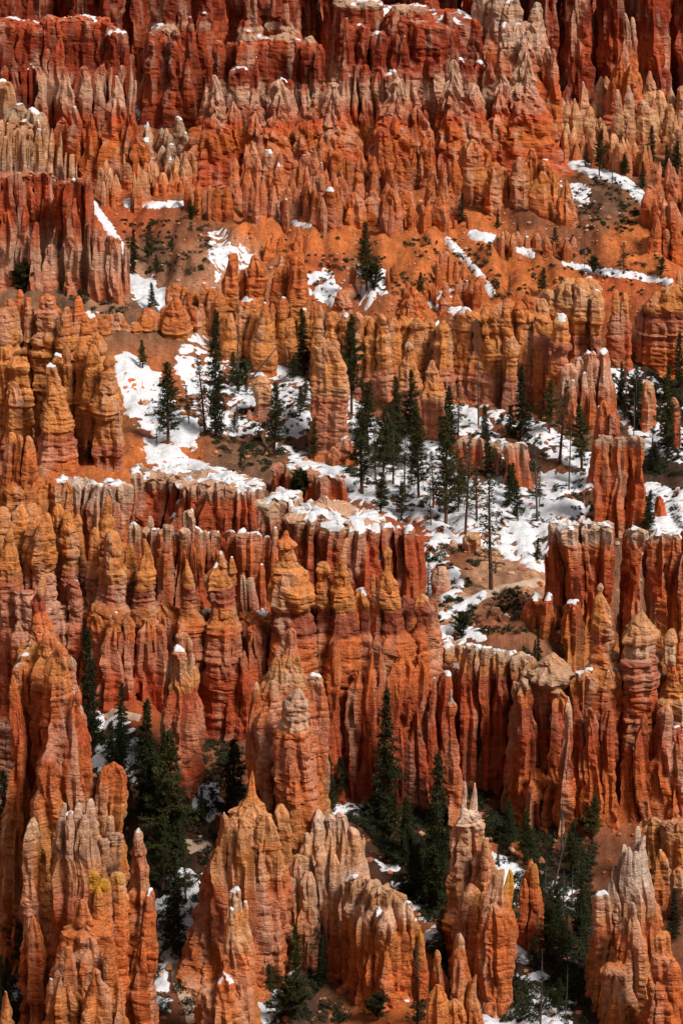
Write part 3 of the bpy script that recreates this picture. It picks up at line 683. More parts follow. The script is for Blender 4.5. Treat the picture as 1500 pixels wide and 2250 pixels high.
F = F_('rock_formation', 'long two-storey red wall with pale pink flutes and snow ledges', 553, UD, [
    (875, -13, '173:6 185:14 210:24 250:34 290:46 340:60 370:64'), (838, -16, '240:8 260:18 300:26 340:34'), (862, -9, '158:24 165:34 200:30 260:40 330:60'), (905, -10, '150:34 160:44 200:36 260:40 320:44'),
    (932, -12, '243:6 255:18 275:24 290:34 315:30 330:24'), (955, -11, '250:6 265:14 285:26 310:24'), (985, -9, '222:8 235:20 270:30 310:30'), (945, -6, '128:22 134:32 160:30 200:28 240:36 320:50'), (1000, -7, '126:36 132:52 160:50 200:60 240:66 300:76'),
    (1004, -9, '106:4 120:10 132:14 160:20'), (1025, -8, '140:26 150:40 200:44 300:56'), (1048, -10, '188:8 200:22 230:34 290:50'), (1076, -6, '121:5 132:18 145:28 170:34 210:40 270:50 320:60'), (1055, -4, '138:20 145:30 220:40 300:50'), (1042, 9, '47:18 54:28 90:28 115:36 140:40 250:50'),
    (872, -1, '76:8 90:16 115:22 150:32'), (888, -2, '80:6 96:14 115:26 155:40'), (840, -1, '70:14 80:20 150:30')], taper=0.35, snow=0.38)
wall(F, [(745, 45, 340, 556), (830, 60, 340, 556), (850, 70, 340, 556)], w=(34, 56), kind=('flat', 'flute', 'spire'), jt=12, seed=21, snow=0.3)
wall(F, [(745, 150, 345, 546), (850, 158, 345, 546)], w=(26, 46), kind=('spire', 'flute'), jt=14, seed=22, style='flute', e=1.7)
wall(F, [(880, 40, 330, 560), (975, 55, 330, 560)], w=(30, 44), kind=('flat',), jt=9, seed=23, snow=0.4)
wall(F, [(745, 10, 330, 572), (1000, 20, 330, 572)], w=(40, 80), kind=('flat', 'flute'), jt=16, seed=24)
F = F_('rock_tower', 'pale topped fluted tower cluster at the upper right with a snowy flat top', 560, [(40, CAP), (60, PALE), (95, PALE), (125, PINK), (150, ORA), (180, RED), (230, BRI), (300, RED)], [
    (1112, -1, '55:26 60:34 90:34 130:44 160:54 220:66 280:72'), (1135, 3, '54:26 62:40 110:44 200:60 280:70'), (1160, -3, '70:14 85:24 110:34 150:50 200:72 280:90'), (1174, -1, '56:20 62:28 90:30 130:34 200:44 280:50'), (1150, 5, '52:40 60:60 150:70 280:80'),
    (1185, 7, '10:20 30:34 80:38 200:50 280:60'), (1205, -3, '105:16 120:28 170:36 220:44 280:50'), (1218, -5, '108:8 125:16 160:26 230:40'), (1190, 1, '130:20 150:34 200:40 280:50'), (1120, 17, '0:30 20:50 100:60 260:80'), (1085, 17, '-10:30 10:46 100:56 260:70'), (1060, 21, '-20:40 20:50 200:60')], taper=0.35, snow=0.3)
SPUR = [(90, PALE), (165, PALE), (195, PALE), (222, PINK), (242, PINK), (258, RED), (300, BRI), (345, RED), (400, RED)]
F = F_('rock_buttress', 'line of pale topped conical buttresses along the foot of the upper red walls', 538, SPUR, snow=0.1, style='wall', taper=0.1)
for x, yt, w, dy in ((470, 164, 118, 0), (612, 174, 128, -1), (735, 182, 140, -3), (872, 170, 128, -1), (1000, 132, 120, 3), (1150, 100, 130, 6)):
    h = 365 - yt if x < 1000 else 320 - yt
    q = random.Random(x); f_ = lambda a: yt + a * h
    column(F, x, 538 + dy, f'{yt}:{w*.10} {f_(.05)}:{w*.2} {f_(.18)}:{w*q.uniform(.26,.34)} {f_(.4)}:{w*q.uniform(.44,.54)} {f_(.65)}:{w*.82} {f_(.85)}:{w*1.0} {f_(1)}:{w*1.15}', e=1.2, tone=q.uniform(.9, 1.1), ex=2.4)
    column(F, x + q.choice((-1, 1)) * w * .36, 537 + dy, f'{yt+h*.3}:{w*.1} {f_(.4)}:{w*.26} {f_(.6)}:{w*.42} {f_(1)}:{w*.7}', e=1.2, tone=q.uniform(.9, 1.1))
F = F_('rock_spire', 'pair of pale tipped spires on a red cone at the upper right', 578, [(20, PALE), (70, PALE), (110, PINK), (135, ORA), (170, BRI), (260, RED)], [
    (1388, 2, '38:6 46:11 80:14 110:18 140:26 200:40 250:60'), (1374, 1, '30:5 44:10 80:14 120:22 200:40 250:50'), (1368, -1, '86:4 96:12 115:18 125:26 140:34 160:44 190:60 230:74 270:90'), (1388, -3, '140:10 155:24 180:36 220:50 260:60'), (1350, 1, '150:10 170:20 210:30 260:40'), (1400, -1, '160:10 180:24 220:34 260:44')], snow=0.08)

# ---- left cliffs
F = F_('rock_formation', 'cream fluted pinnacles crowding the ridge above the left pale cliff', 490, [(235, TAN), (265, CAP), (290, TAN), (330, TAN), (370, CAP), (400, PINK), (440, ORA)], snow=0.25, style='flute')
wall(F, [(-10, 300, 430, 489), (40, 288, 430, 489), (80, 282, 430, 488), (130, 284, 430, 488), (145, 340, 430, 486), (172, 352, 430, 486)], w=(11, 18), kind=('flute', 'spire', 'flat'), jt=7, seed=31, over=1.3, back=False)
wall(F, [(-10, 268, 420, 494), (60, 266, 420, 494), (90, 268, 400, 494)], w=(18, 28), kind='round', jt=8, seed=32, snow=0.6, back=False)
for c in ((15, 498, '183:18 190:26 220:28 260:34 330:50'), (4, 500, '180:20 190:24 240:30 330:40'), (35, 497, '232:20 245:40 270:50 330:60'), (62, 496, '240:16 250:34 280:40'), (84, 496, '250:14 262:26 290:34')): column(F, *c, snow=0.55)
LC = [(370, CAP), (384, PINK), (392, DEEP), (430, RED), (480, RED), (520, PINK), (560, PALE), (600, PINK), (660, ORA)]
F = F_('cliff', 'left edge cliff of brown topped columns fading to pale pink feet', 478, LC, snow=0.12, style='wall')
wall(F, [(-20, 382, 650, 478), (42, 384, 650, 478)], w=(28, 40), jt=4, seed=33, snow=0.4)
wall(F, [(42, 380, 650, 483), (118, 378, 650, 483)], w=(26, 36), jt=4, seed=34, snow=0.4)
wall(F, [(118, 400, 650, 479), (160, 390, 650, 476), (194, 386, 645, 475)], w=(26, 34), jt=5, seed=35, snow=0.3)
wall(F, [(192, 480, 640, 474), (225, 505, 640, 473), (272, 545, 640, 472)], w=(20, 28), kind=('round', 'flute'), jt=8, seed=36)
for c in ((35, 472, '378:8 390:12 410:10 428:5', {'ext': False}), (50, 474, '450:10 480:22 560:34 650:44'), (75, 472, '490:10 520:24 580:34 650:44'), (15, 473, '470:20 500:34 580:40 650:50'), (110, 473, '540:14 560:24 620:34'), (160, 472, '440:14 480:26 560:34 640:44'), (215, 470, '520:12 545:24 600:34 640:40'), (250, 469, '525:14 545:26 600:34 640:36')): column(F, *c[:3], **(c[3] if len(c) > 3 else {}))

# ---- clusters of small spires on the upper slopes
def small(label, poly, n, pal, Y, seed, **kw):
    F = Formation('spire_cluster', label, Y, pal, snow=kw.pop('snow', 0.3), style='small', cat='rock spires')
    cluster(F, poly, n, seed=seed, **kw)
small('crowd of snow dusted knobby spires below the dark cleft at the upper left', [(310, 300), (420, 320), (425, 380), (330, 395)], 11, [(260, TAN), (320, CAP), (400, PINK)], 540, 41, h=(34, 60), w=(22, 40), ymin=505, snow=0.5)
small('tan spires crowded along the crest above the orange saddle', [(195, 405), (330, 380), (420, 400), (415, 448), (270, 446), (200, 445)], 18, [(330, PINK), (380, TAN), (420, ORA), (450, ORA)], 518, 42, h=(40, 84), w=(20, 40), ymin=490)
small('orange spires massed under the stepped red butte', [(515, 400), (700, 380), (740, 430), (690, 490), (520, 470)], 27, [(330, PINK), (380, ORA), (430, PINK), (480, ORA)], 520, 43, h=(60, 125), w=(24, 50), ymin=485)
small('jumble of orange spires filling the slope in the upper centre', [(700, 360), (850, 370), (990, 400), (1000, 490), (860, 520), (700, 505)], 31, [(320, RED), (380, BRI), (430, PINK), (470, BRI), (520, ORA)], 518, 44, h=(60, 125), w=(26, 56), ymin=480)
small('tan spires covering the hillside under the pale topped towers', [(1130, 250), (1230, 240), (1300, 290), (1400, 330), (1420, 390), (1330, 370), (1240, 330), (1160, 290)], 31, [(180, PINK), (260, TAN), (320, ORA), (400, PINK)], 560, 45, h=(44, 96), w=(22, 46), ymin=520)
small('orange spires at the right edge below the dark firs', [(1425, 440), (1520, 420), (1520, 580), (1470, 560), (1430, 500)], 13, [(380, PINK), (430, ORA), (560, ORA)], 512, 46, h=(60, 110), w=(28, 50), ymin=470)
small('tan hoodoos standing between the dark cliff and the right edge', [(1300, 240), (1420, 220), (1520, 260), (1520, 370), (1440, 350), (1330, 290)], 19, [(180, PINK), (240, TAN), (330, ORA)], 575, 47, h=(44, 100), w=(26, 50), ymin=530)
small('row of low orange stubs on the slope under the split fins', [(1080, 525), (1190, 535), (1260, 560), (1200, 565), (1090, 545)], 8, [(480, TAN), (540, ORA)], 494, 48, h=(24, 44), w=(20, 34), ymin=470)
small('small red orange cones at the foot of the pale pink flutes', [(930, 310), (1100, 300), (1130, 330), (1040, 350), (940, 345)], 11, [(240, RED), (340, BRI)], 550, 49, h=(40, 80), w=(24, 46), ymin=515, snow=0.1)
small('low red spires dotting the orange talus above the yellow wall', [(850, 600), (1010, 585), (1110, 640), (1000, 680), (880, 670)], 9, [(540, PINK), (600, BRI), (680, RED)], 478, 50, h=(26, 60), w=(18, 36), ymin=455, snow=0.1)
small('little orange stubs on the slope behind the blunt orange towers', [(560, 520), (700, 530), (720, 600), (600, 590)], 6, [(480, PINK), (540, BRI), (600, ORA)], 492, 51, h=(22, 44), w=(16, 30), ymin=470, snow=0.1)
F = F_('hoodoo_row', 'four little rounded orange hoodoos on the crest of the saddle', 505, [(390, ORA), (420, BRI), (470, ORA)], [
    (436, 0, '404:8 412:16 425:22 440:20 462:26'), (462, -1, '409:8 416:14 430:18 445:16 464:22'), (479, -1, '409:8 418:16 432:18 450:18 468:24'), (500, -1, '412:8 425:16 445:20 472:26'), (412, 2, '402:10 415:18 445:22'), (270 + 145, 6, '400:10 420:20 440:24')], snow=0.1, style='small')
F = F_('hoodoo_row', 'red orange spires lined along the talus crest in the upper centre', 502, [(420, ORA), (470, BRI), (540, ORA)], [
    (705, 2, '420:30 428:44 460:50 500:60'), (735, 1, '430:24 440:40 500:50'), (775, -1, '425:14 440:34 480:50 520:60'), (790, 0, '440:20 455:34 520:44'), (850, -1, '428:12 440:30 480:44 520:50'), (872, -2, '432:10 450:26 500:40 525:44'), (903, -3, '450:10 465:22 500:30 535:30'), (940, -3, '442:8 460:20 500:26 512:24'),
    (970, -1, '430:14 445:28 490:36 510:34'), (998, -2, '484:6 490:10 500:11 508:8', ), (1025, -4, '474:5 485:14 500:18 515:16 522:20'), (605, 3, '475:6 485:14 500:14 512:18'), (820, 0, '420:20 440:36 520:44'), (890, 0, '420:16 440:30 510:40')], snow=0.15, style='band')
F = F_('rock_formation', 'five tall split orange fins on the upper right slope', 512, [(310, TAN), (340, ORA), (400, OCH), (440, ORA), (540, ORA)], [
    (1035, 6, '308:10 318:34 335:50 360:60 400:66 430:60 446:44'), (1058, 7, '326:20 340:34 400:40 440:44'), (1082, 0, '357:12 366:30 385:40 420:46 460:44 484:36'), (1100, 3, '372:20 390:30 440:36 480:40'), (1137, 2, '345:14 360:28 380:34 400:40 440:46 470:44 486:38'), (1152, 4, '362:12 380:24 430:30 480:36'),
    (1118, 4, '395:14 410:24 460:34 490:40'), (1188, -4, '382:16 392:34 410:42 440:52 480:56 504:44'), (1215, -2, '380:14 400:26 440:34 500:40'), (1243, -7, '394:6 408:16 440:36 480:50 510:58 528:60'), (1258, -6, '440:10 460:22 500:36 530:44'), (1165, 5, '330:14 345:26 400:40 480:50'), (1200, 4, '350:20 365:36 420:44 500:50')], snow=0.22)
F = F_('rock_formation', 'red cones standing on the orange talus behind the yellow wall', 472, [(580, PINK), (630, ORA), (720, ORA)], [
    (777, 4, '586:8 596:20 615:18 625:22 640:36 680:60'), (765, 2, '625:20 640:34 690:50'), (905, -3, '632:14 645:34 665:60 690:90 715:110'), (895, 0, '618:8 630:18 660:34 700:50'), (978, -2, '621:8 630:16 645:20 655:30 680:44 715:54'), (1000, -2, '650:10 665:24 700:36'), (1050, 4, '606:16 616:36 640:50 680:64'), (1072, 5, '612:12 630:34 670:50'), (1030, 2, '630:10 650:24 690:40'), (1085, 0, '640:10 660:30 690:44'), (755, -4, '640:24 655:44 690:60')], snow=0.2, style='small')

# ---- yellow walls across the middle
MY = [(600, OCH), (640, TAN), (700, OCH), (760, OCH), (790, OCH), (800, PINK), (830, PUR), (850, PINK), (900, ORA)]
F = F_('rock_wall', 'long yellow ochre wall of banded columns crossing the middle of the canyon', 444, [(650, ORA), (690, OCH), (760, OCH), (795, OCH), (808, PINK), (840, PINK), (900, ORA)], snow=0.14, style='knob')
for x, yt, w, yb, Y in ((700, 705, 40, 830, 447), (728, 688, 44, 830, 447), (755, 690, 40, 835, 446), (790, 690, 34, 840, 444), (815, 700, 30, 840, 443), (842, 692, 38, 850, 442), (868, 702, 34, 855, 443), (890, 696, 34, 850, 445), (915, 700, 36, 860, 443), (940, 705, 40, 870, 444), (972, 710, 44, 880, 441), (1000, 690, 40, 870, 443), (1020, 678, 44, 870, 442), (1050, 704, 46, 880, 441),
                       (1075, 676, 44, 880, 440), (1100, 666, 40, 885, 440), (1125, 660, 44, 890, 440), (1150, 664, 40, 895, 439), (1168, 653, 36, 900, 439), (1186, 700, 36, 900, 438), (1205, 715, 40, 905, 438)):
    a = random.Random(x); W = w * 1.3
    column(F, x, Y, f'{yt}:{W*.35} {yt+8}:{W*.66} {yt+22}:{W*.74} {yt+30}:{W*.6} {yt+44}:{W*a.uniform(.8,.95)} {yt+64}:{W*.72} {yt+80}:{W*.95} {yt+100}:{W*a.uniform(.85,1.)} {yb-40}:{W*.95} {yb}:{W*1.1}', e=1.3, tone=a.uniform(.9, 1.1))
    if x % 2 == 0: column(F, x + 14, Y + 2.6, f'{yt+10}:{W*.7} {yt+20}:{W} {yb}:{W*1.15}', e=1.2)
column(F, 1127, 436, '737:6 746:20 762:34 776:38 782:36 | 786:30 830:34 880:42', **HD)
F = F_('hoodoo', 'yellow hoodoo with a flat snowy cap against the ochre wall', 435, [(750, WHI), (764, OCH), (840, OCH), (856, PINK), (925, ORA)], [(897, 0, '755:18 760:26 772:26 776:22 800:40 826:52 850:60 | 855:54 880:56 920:64', HD)], snow=0.8, cat='hoodoo')
F = F_('hoodoo', 'tan hoodoo with a smooth pointed head rising from the pines', 426, [(790, TAN), (850, OCH), (868, TAN), (872, PINK), (1000, ORA)], [(953, 0, '792:8 800:16 815:30 840:42 858:46 866:44 | 870:46 900:50 945:60 985:76 1005:90', HD)], snow=0.05, cat='hoodoo')
F = F_('rock_tower', 'tall yellow banded tower at the right end of the ochre wall', 438, [(600, OCH), (660, TAN), (700, OCH), (722, OCH), (732, PUR), (770, PINK), (800, ORA), (900, ORA)], [
    (1212, 4, '640:30 650:44 680:54 715:62 730:56 800:60 880:70'), (1200, 1, '660:10 680:30 710:44 728:46 735:40 850:50'), (1248, 3, '622:24 630:44 660:50 690:54 722:58 732:52 800:60 880:70'), (1276, 2, '612:14 620:30 660:44 720:54 730:50 880:60'), (1294, 3, '611:20 618:40 650:54 690:56 722:60 732:54 790:58 880:66'), (1262, 6, '616:50 640:80 720:90 880:100'),
    (1226, -5, '693:16 702:32 720:36 735:42 755:48 768:50 | 773:42 810:44 850:48 890:60', HD), (1195, -1, '700:30 712:44 740:48 760:50 768:46 780:40 880:60'), (1310, 0, '640:16 660:30 720:34 735:30 850:40')], snow=0.2, style='knob')
F = F_('rock_formation', 'pale pink ribbed foot below the tall yellow tower', 432, [(760, CAP), (785, PINK), (830, PALE), (870, PINK), (900, ORA)], [
    (1270, 2, '790:24 800:36 840:40 900:50'), (1296, 1, '776:24 784:36 830:40 890:50'), (1322, 1, '772:26 780:36 830:38 885:44'), (1258, -2, '835:8 850:16 880:26 920:36'), (1282, -1, '820:8 850:14 890:24'), (1297, -2, '850:6 865:14 900:24'), (1248, 0, '800:20 815:36 870:44 930:50'), (1330, 3, '770:20 800:30 880:40')], snow=0.5, style='flute')
F = F_('hoodoo', 'slim red shaft carrying two yellow knobs on the right side', 449, [(630, OCH), (694, OCH), (700, PINK), (760, RED), (810, ORA)], [
    (1350, 0, '637:6 642:14 655:22 675:24 690:26 | 695:30 720:36 780:40 806:46', HD), (1371, 0, '645:8 650:18 668:22 684:26 692:26 | 696:30 720:36 780:40 806:46', HD)], snow=0.05, cat='hoodoo')
F = F_('rock_wall', 'red wall with a rounded yellow upper layer at the right edge', 450, [(620, OCH), (676, OCH), (688, PUR), (720, PINK), (770, ORA), (820, ORA)], [
    (1420, 1, '670:20 676:40 684:44 692:40 800:56'), (1445, 0, '645:20 655:50 680:66 690:60 810:70'), (1480, 0, '628:30 640:60 680:76 690:68 815:80'), (1515, 0, '620:40 640:60 680:70 690:64 815:76'), (1410, 3, '676:30 690:36 800:50'), (1462, 2, '636:40 660:60 690:64 810:80'), (1487, 4, '594:6 604:14 620:22 640:26'), (1435, 2, '690:40 800:60')], snow=0.05, style='knob')

LY = [(630, ORA), (680, ORA), (740, OCH), (800, OCH), (900, OCH), (938, OCH), (948, PUR), (985, PINK), (1060, ORA)]
F = F_('rock_formation', 'massed ochre towers with bulging heads along the left edge', 410, LY, [
    (105, 4, '650:24 658:40 690:50 720:46 745:60 780:68 810:62 860:70 940:76 1000:90'), (62, 5, '654:10 665:22 700:30 740:36 800:50 930:60'), (25, 4, '658:14 668:30 700:36 740:50 790:60 940:70'), (45, 6, '637:6 650:16 670:20 700:24 760:40 900:60'), (5, 3, '680:30 700:44 780:60 940:70'), (80, 7, '690:30 720:50 900:70'),
    (45, -4, '788:34 798:46 806:44 825:36 850:44 890:56 925:62 | 935:58 960:60 990:68', HD), (10, -3, '768:30 790:40 830:44 880:56 915:62 | 925:58 960:58 1010:66', HD), (28, -5, '840:20 870:36 920:44 960:50 1010:56', HD),
    (163, 3, '652:6 660:16 680:26 700:28 720:34 780:50 900:60'), (175, 4, '694:50 704:72 740:76 800:80 900:90'), (143, 2, '680:20 700:36 800:44 900:60'), (147, -3, '760:8 770:18 800:22 820:26 860:32 905:38 930:40'),
    (180, -3, '748:10 760:22 785:30 800:26 812:32 835:24 860:32 890:40 | 898:38 950:44', HD), (203, -5, '758:10 770:22 795:30 812:24 830:32 860:44 895:54 912:56 | 918:48 945:46 975:52', HD), (237, -7, '783:14 790:28 800:30 810:24 835:38 860:52 885:62 905:70 916:70 | 921:44 945:46 980:54', HD), (262, -8, '890:8 905:20 930:28 960:30', HD), (222, -4, '800:20 830:36 900:44 960:50'),
    (258, -3, '850:10 870:22 900:30 920:26 | 926:24 970:34', HD), (190, 0, '780:30 800:50 900:60 980:70'), (215, 0, '740:20 760:34 860:40 960:50'), (130, -1, '780:20 820:44 940:60')], snow=0.12, style='knob')
F = F_('hoodoo', 'big ringed ochre hoodoo with a narrow flat head at left', 401, [(800, CAP), (815, OCH), (900, OCH), (942, OCH), (950, PUR), (975, PINK), (1010, ORA), (1070, ORA)], [
    (120, 0, '805:30 810:38 822:36 830:30 845:42 870:58 895:74 915:82 926:84 934:80 945:88 | 951:84 970:92 990:88 1010:104 1040:124 1065:136', HD)], snow=0.3, cat='hoodoo')
F = F_('rock_wall', 'curving low ochre wall joining the left towers to the middle wall', 452, [(640, ORA), (680, ORA), (730, OCH), (790, OCH), (800, ORA)], [
    (225, -4, '705:24 715:40 760:44 800:50'), (250, -3, '715:26 725:40 790:50'), (275, -2, '712:24 722:36 790:46'), (298, -1, '705:24 716:38 790:46'), (322, 0, '680:26 688:44 715:50 740:44 790:56'), (345, 1, '690:20 705:36 780:44'), (372, 2, '672:26 682:48 720:52 760:50 790:60'), (386, 0, '652:10 664:30 676:40 684:54 720:66 760:70 790:74'), (404, 2, '680:20 700:34 780:44'),
    (217, 0, '687:10 696:22 708:24'), (240, 2, '694:20 704:30 740:34'), (262, 3, '690:16 705:26 760:36'), (335, 3, '676:16 690:26 740:36'), (425, 4, '672:20 684:34 740:40'), (440, 5, '668:14 690:24 740:30'), (415, 7, '640:10 660:22 700:30')], snow=0.3, style='knob')
F = F_('rock_formation', 'group of blunt orange towers left of the middle with rounded tops', 455, [(555, TAN), (570, ORA), (640, ORA), (700, OCH), (780, OCH), (810, ORA)], [
    (508, 4, '561:18 567:28 590:38 620:46 650:48 690:54 740:56 800:64'), (493, 5, '600:14 615:26 660:34 760:44'), (530, 5, '595:10 610:22 660:30 760:40'), (560, 4, '562:12 570:28 595:44 620:50 645:42 680:54 780:60'), (648, 2, '560:18 566:34 590:46 630:44 660:50 720:56 780:62'), (608, 3, '590:14 600:28 630:36 660:40 700:54 780:60'), (666, 3, '580:10 600:22 680:34'), (630, 5, '575:14 595:30 700:44'),
    (385, 6, '624:16 632:34 650:46 680:50'), (405, 5, '634:14 645:30 680:36'), (425, 6, '645:16 655:30 680:34'), (446, 4, '622:10 640:24 680:30'), (465, 3, '634:12 650:26 690:36 730:40'), (482, 2, '646:12 660:26 720:36'),
    (505, -3, '688:16 698:32 720:40 745:44 775:56 806:60', HD), (488, -2, '690:10 700:22 740:30 800:40', HD), (525, -2, '690:10 710:26 770:36 806:40', HD), (578, -5, '666:8 676:18 695:26 715:36 724:42 740:56 770:66 800:70 832:66', HD), (598, -3, '670:8 680:18 705:24 740:30 800:40', HD), (556, -3, '680:10 700:24 740:34 800:40', HD), (620, -3, '654:12 664:28 690:36 712:30 740:34 790:38 812:36', HD), (640, -2, '700:20 720:36 800:44', HD), (668, -1, '680:10 695:24 740:30 800:36'), (690, -1, '664:8 680:20 720:24 800:30'), (705, 0, '672:8 690:18 760:26'), (540, 0, '660:40 680:60 800:80'), (600, 1, '680:40 700:60 800:80')], snow=0.18, style='knob')
F = F_('rock_pillar', 'lone thick banded pillar with three heads among the pines', 423, [(738, TAN), (800, OCH), (860, TAN), (868, PUR), (880, PINK), (960, PINK), (1010, ORA)], [
    (722, 0, '760:60 772:64 785:74 805:78 830:86 848:92 864:92 | 869:88 876:92 905:92 950:94 978:86 1000:92 1025:106', HD), (706, 0, '740:8 746:18 758:24 764:21 780:26', {**HD, 'ext': False}), (722, 0, '745:8 750:16 762:20 780:24', {**HD, 'ext': False}), (737, 0, '749:8 754:20 766:24 772:21 790:26', {**HD, 'ext': False})], snow=0.0, cat='rock pillar')
F = F_('hoodoo', 'short stubby hoodoo with a square tan head on the snow slope', 431, [(828, TAN), (880, TAN), (884, PUR), (900, PINK), (960, ORA)], [(572, 0, '829:24 833:40 850:44 868:43 882:46 | 886:40 905:40 920:48 938:70 958:96', HD), (545, -1, '902:6 912:16 930:30 950:50', {'name': 'column'})], snow=0.1, cat='hoodoo')
F = F_('boulder_outcrop', 'rounded pink outcrop lumps at the foot of the lone pillar', 417, [(985, PINK), (1020, ORA), (1060, ORA)], [(762, 0, '965:20 975:36 1000:40 1030:44'), (740, -1, '990:24 1000:40 1030:50'), (778, 1, '975:14 985:26 1020:34')], snow=0.15, cat='rock outcrop')
F = F_('rock_formation', 'low red block with a rubbly pale top in the snowy pines', 411, [(960, CAP), (978, PINK), (1000, RED), (1060, ORA)], [(1020, 0, '964:20 970:34 1000:38 1055:46'), (1048, 1, '966:34 974:50 1010:54 1060:60'), (1080, 0, '970:30 978:44 1010:46 1060:54')], snow=0.3, style='wall')
F = F_('rock_formation', 'upright red block with a tan rim beside the snow filled gully', 406, [(974, CAP), (990, PINK), (1020, RED), (1085, ORA)], [(1116, 0, '978:24 984:36 1020:38 1085:46'), (1142, 0, '973:24 980:36 1020:40 1090:48'), (1130, 2, '976:40 1000:50 1085:60')], snow=0.3, style='wall')
F = F_('rock_pillar', 'cluster of tall red columns with pale caps on the right among firs', 389, [(955, WHI), (972, CAP), (985, PINK), (1010, ORA), (1080, RED), (1170, ORA)], [
    (1328, 0, '957:26 962:38 976:40 985:34 1040:36 1100:40 1165:48'), (1362, -1, '966:24 972:38 984:34 1040:38 1100:42 1170:48'), (1396, -1, '960:30 965:42 980:42 990:37 1050:42 1165:48'), (1379, 1, '962:30 980:36 1165:44'), (1345, 1, '968:20 985:26 1165:36'), (1447, 2, '1092:10 1104:26 1140:34 1180:40')], snow=0.22, style='wall')
F = F_('rock_formation', 'pair of small red stubs behind the pale capped columns', 405, [(880, ORA), (960, RED)], [(1325, 0, '880:10 895:24 940:34 1000:40'), (1347, -1, '908:20 915:32 960:36 1010:44'), (1313, 1, '895:12 910:24 1000:36')], snow=0.15)
F = F_('rock_spire', 'thin red finger of rock at the right edge above the snow', 420, [(876, PINK), (960, RED)], [(1482, 0, '876:10 882:18 910:20 960:24 985:30')], snow=0.1, cat='rock spire')
F = F_('rock_formation', 'small tan boulder stack in the shade by the fallen logs', 434, [(840, TAN), (880, ORA)], [(1420, 0, '842:14 848:24 862:28 880:34')], snow=0.1, cat='rock outcrop')

# ---- snow topped rim walls left of centre
RW = [(1030, WHI), (1052, CAP), (1070, PINK), (1090, RED), (1160, RED), (1350, ORA)]
F = F_('rock_wall', 'red rim wall with a thick snow ledge below the left snow slope', 378, [(1020, WHI), (1048, CAP), (1075, PINK), (1100, RED), (1180, RED)], snow=0.68, style='wall')
wall(F, [(286, 1030, 1190, 380), (340, 1042, 1190, 379), (400, 1056, 1190, 377), (470, 1062, 1190, 376), (560, 1082, 1190, 374)], w=(28, 42), jt=4, seed=51, level=True)
F = F_('rock_wall', 'short pale red ledge capped with snow at the left', 373, [(1055, WHI), (1072, CAP), (1085, PALE), (1110, PINK), (1170, ORA)], snow=0.68, style='wall')
wall(F, [(118, 1060, 1190, 374), (190, 1064, 1190, 373), (262, 1068, 1190, 372)], w=(30, 40), jt=3, seed=52, level=True)
F = F_('rock_wall', 'low pink retaining ridge beside a round pine in the middle', 396, [(1010, TSO), (1045, PINK), (1060, RED), (1110, ORA)], snow=0.35, style='wall')
wall(F, [(592, 1022, 1110, 399), (660, 1032, 1115, 397), (720, 1045, 1120, 394), (756, 1050, 1125, 392)], w=(26, 36), jt=4, seed=53)
F = F_('rock_wall', 'long red fluted wall under a winding snow covered rim in the centre', 362, [(1080, WHI), (1100, CAP), (1125, CAP), (1150, PINK), (1175, RED), (1250, RED), (1340, ORA)], snow=0.66, style='wall')
wall(F, [(572, 1094, 1350, 366), (640, 1104, 1350, 364), (700, 1128, 1350, 362), (760, 1148, 1350, 360), (826, 1152, 1350, 359)], w=(24, 44), jt=4, seed=54, level=True)
wall(F, [(838, 1156, 1350, 359), (916, 1166, 1350, 358)], w=(34, 42), jt=3, seed=55, over=1.05)
RW2 = [(1120, CAP), (1160, CAP), (1185, PINK), (1220, ORA), (1300, RED), (1380, ORA)]
F = F_('rock_wall', 'row of slim red columns with crumbly tan caps behind the left hoodoos', 352, RW2, [
    (290, -1, '1153:20 1158:28 1175:26 1230:30 1330:36'), (318, 1, '1166:24 1172:34 1190:28 1300:34'), (336, 0, '1162:14 1168:22 1185:20 1300:30'), (328, 3, '1135:8 1142:16 1180:22 1300:30'), (365, -1, '1152:26 1158:36 1172:30 1230:30 1300:34 1330:36'), (402, 0, '1162:22 1168:30 1190:26 1300:34'), (416, 2, '1123:22 1130:32 1150:30 1250:34 1330:40'), (445, -1, '1166:16 1172:24 1190:20 1250:28 1340:36'),
    (478, 0, '1168:26 1174:38 1190:34 1330:44'), (508, 1, '1168:20 1176:30 1330:40'), (535, 0, '1164:26 1172:34 1190:28 1330:38'), (560, 0, '1170:22 1178:30 1250:34 1350:40'), (585, 1, '1180:14 1190:22 1250:28 1350:36'), (603, 0, '1160:14 1170:20 1260:30 1350:40'), (430, 4, '1160:30 1170:40 1330:50'), (350, 3, '1170:30 1180:40 1330:50'), (380, 3, '1175:30 1330:44'), (465, 4, '1175:30 1330:44'), (545, 3, '1180:40 1330:50'), (572, -2, '1240:10 1255:22 1330:30')], snow=0.55, style='wall')

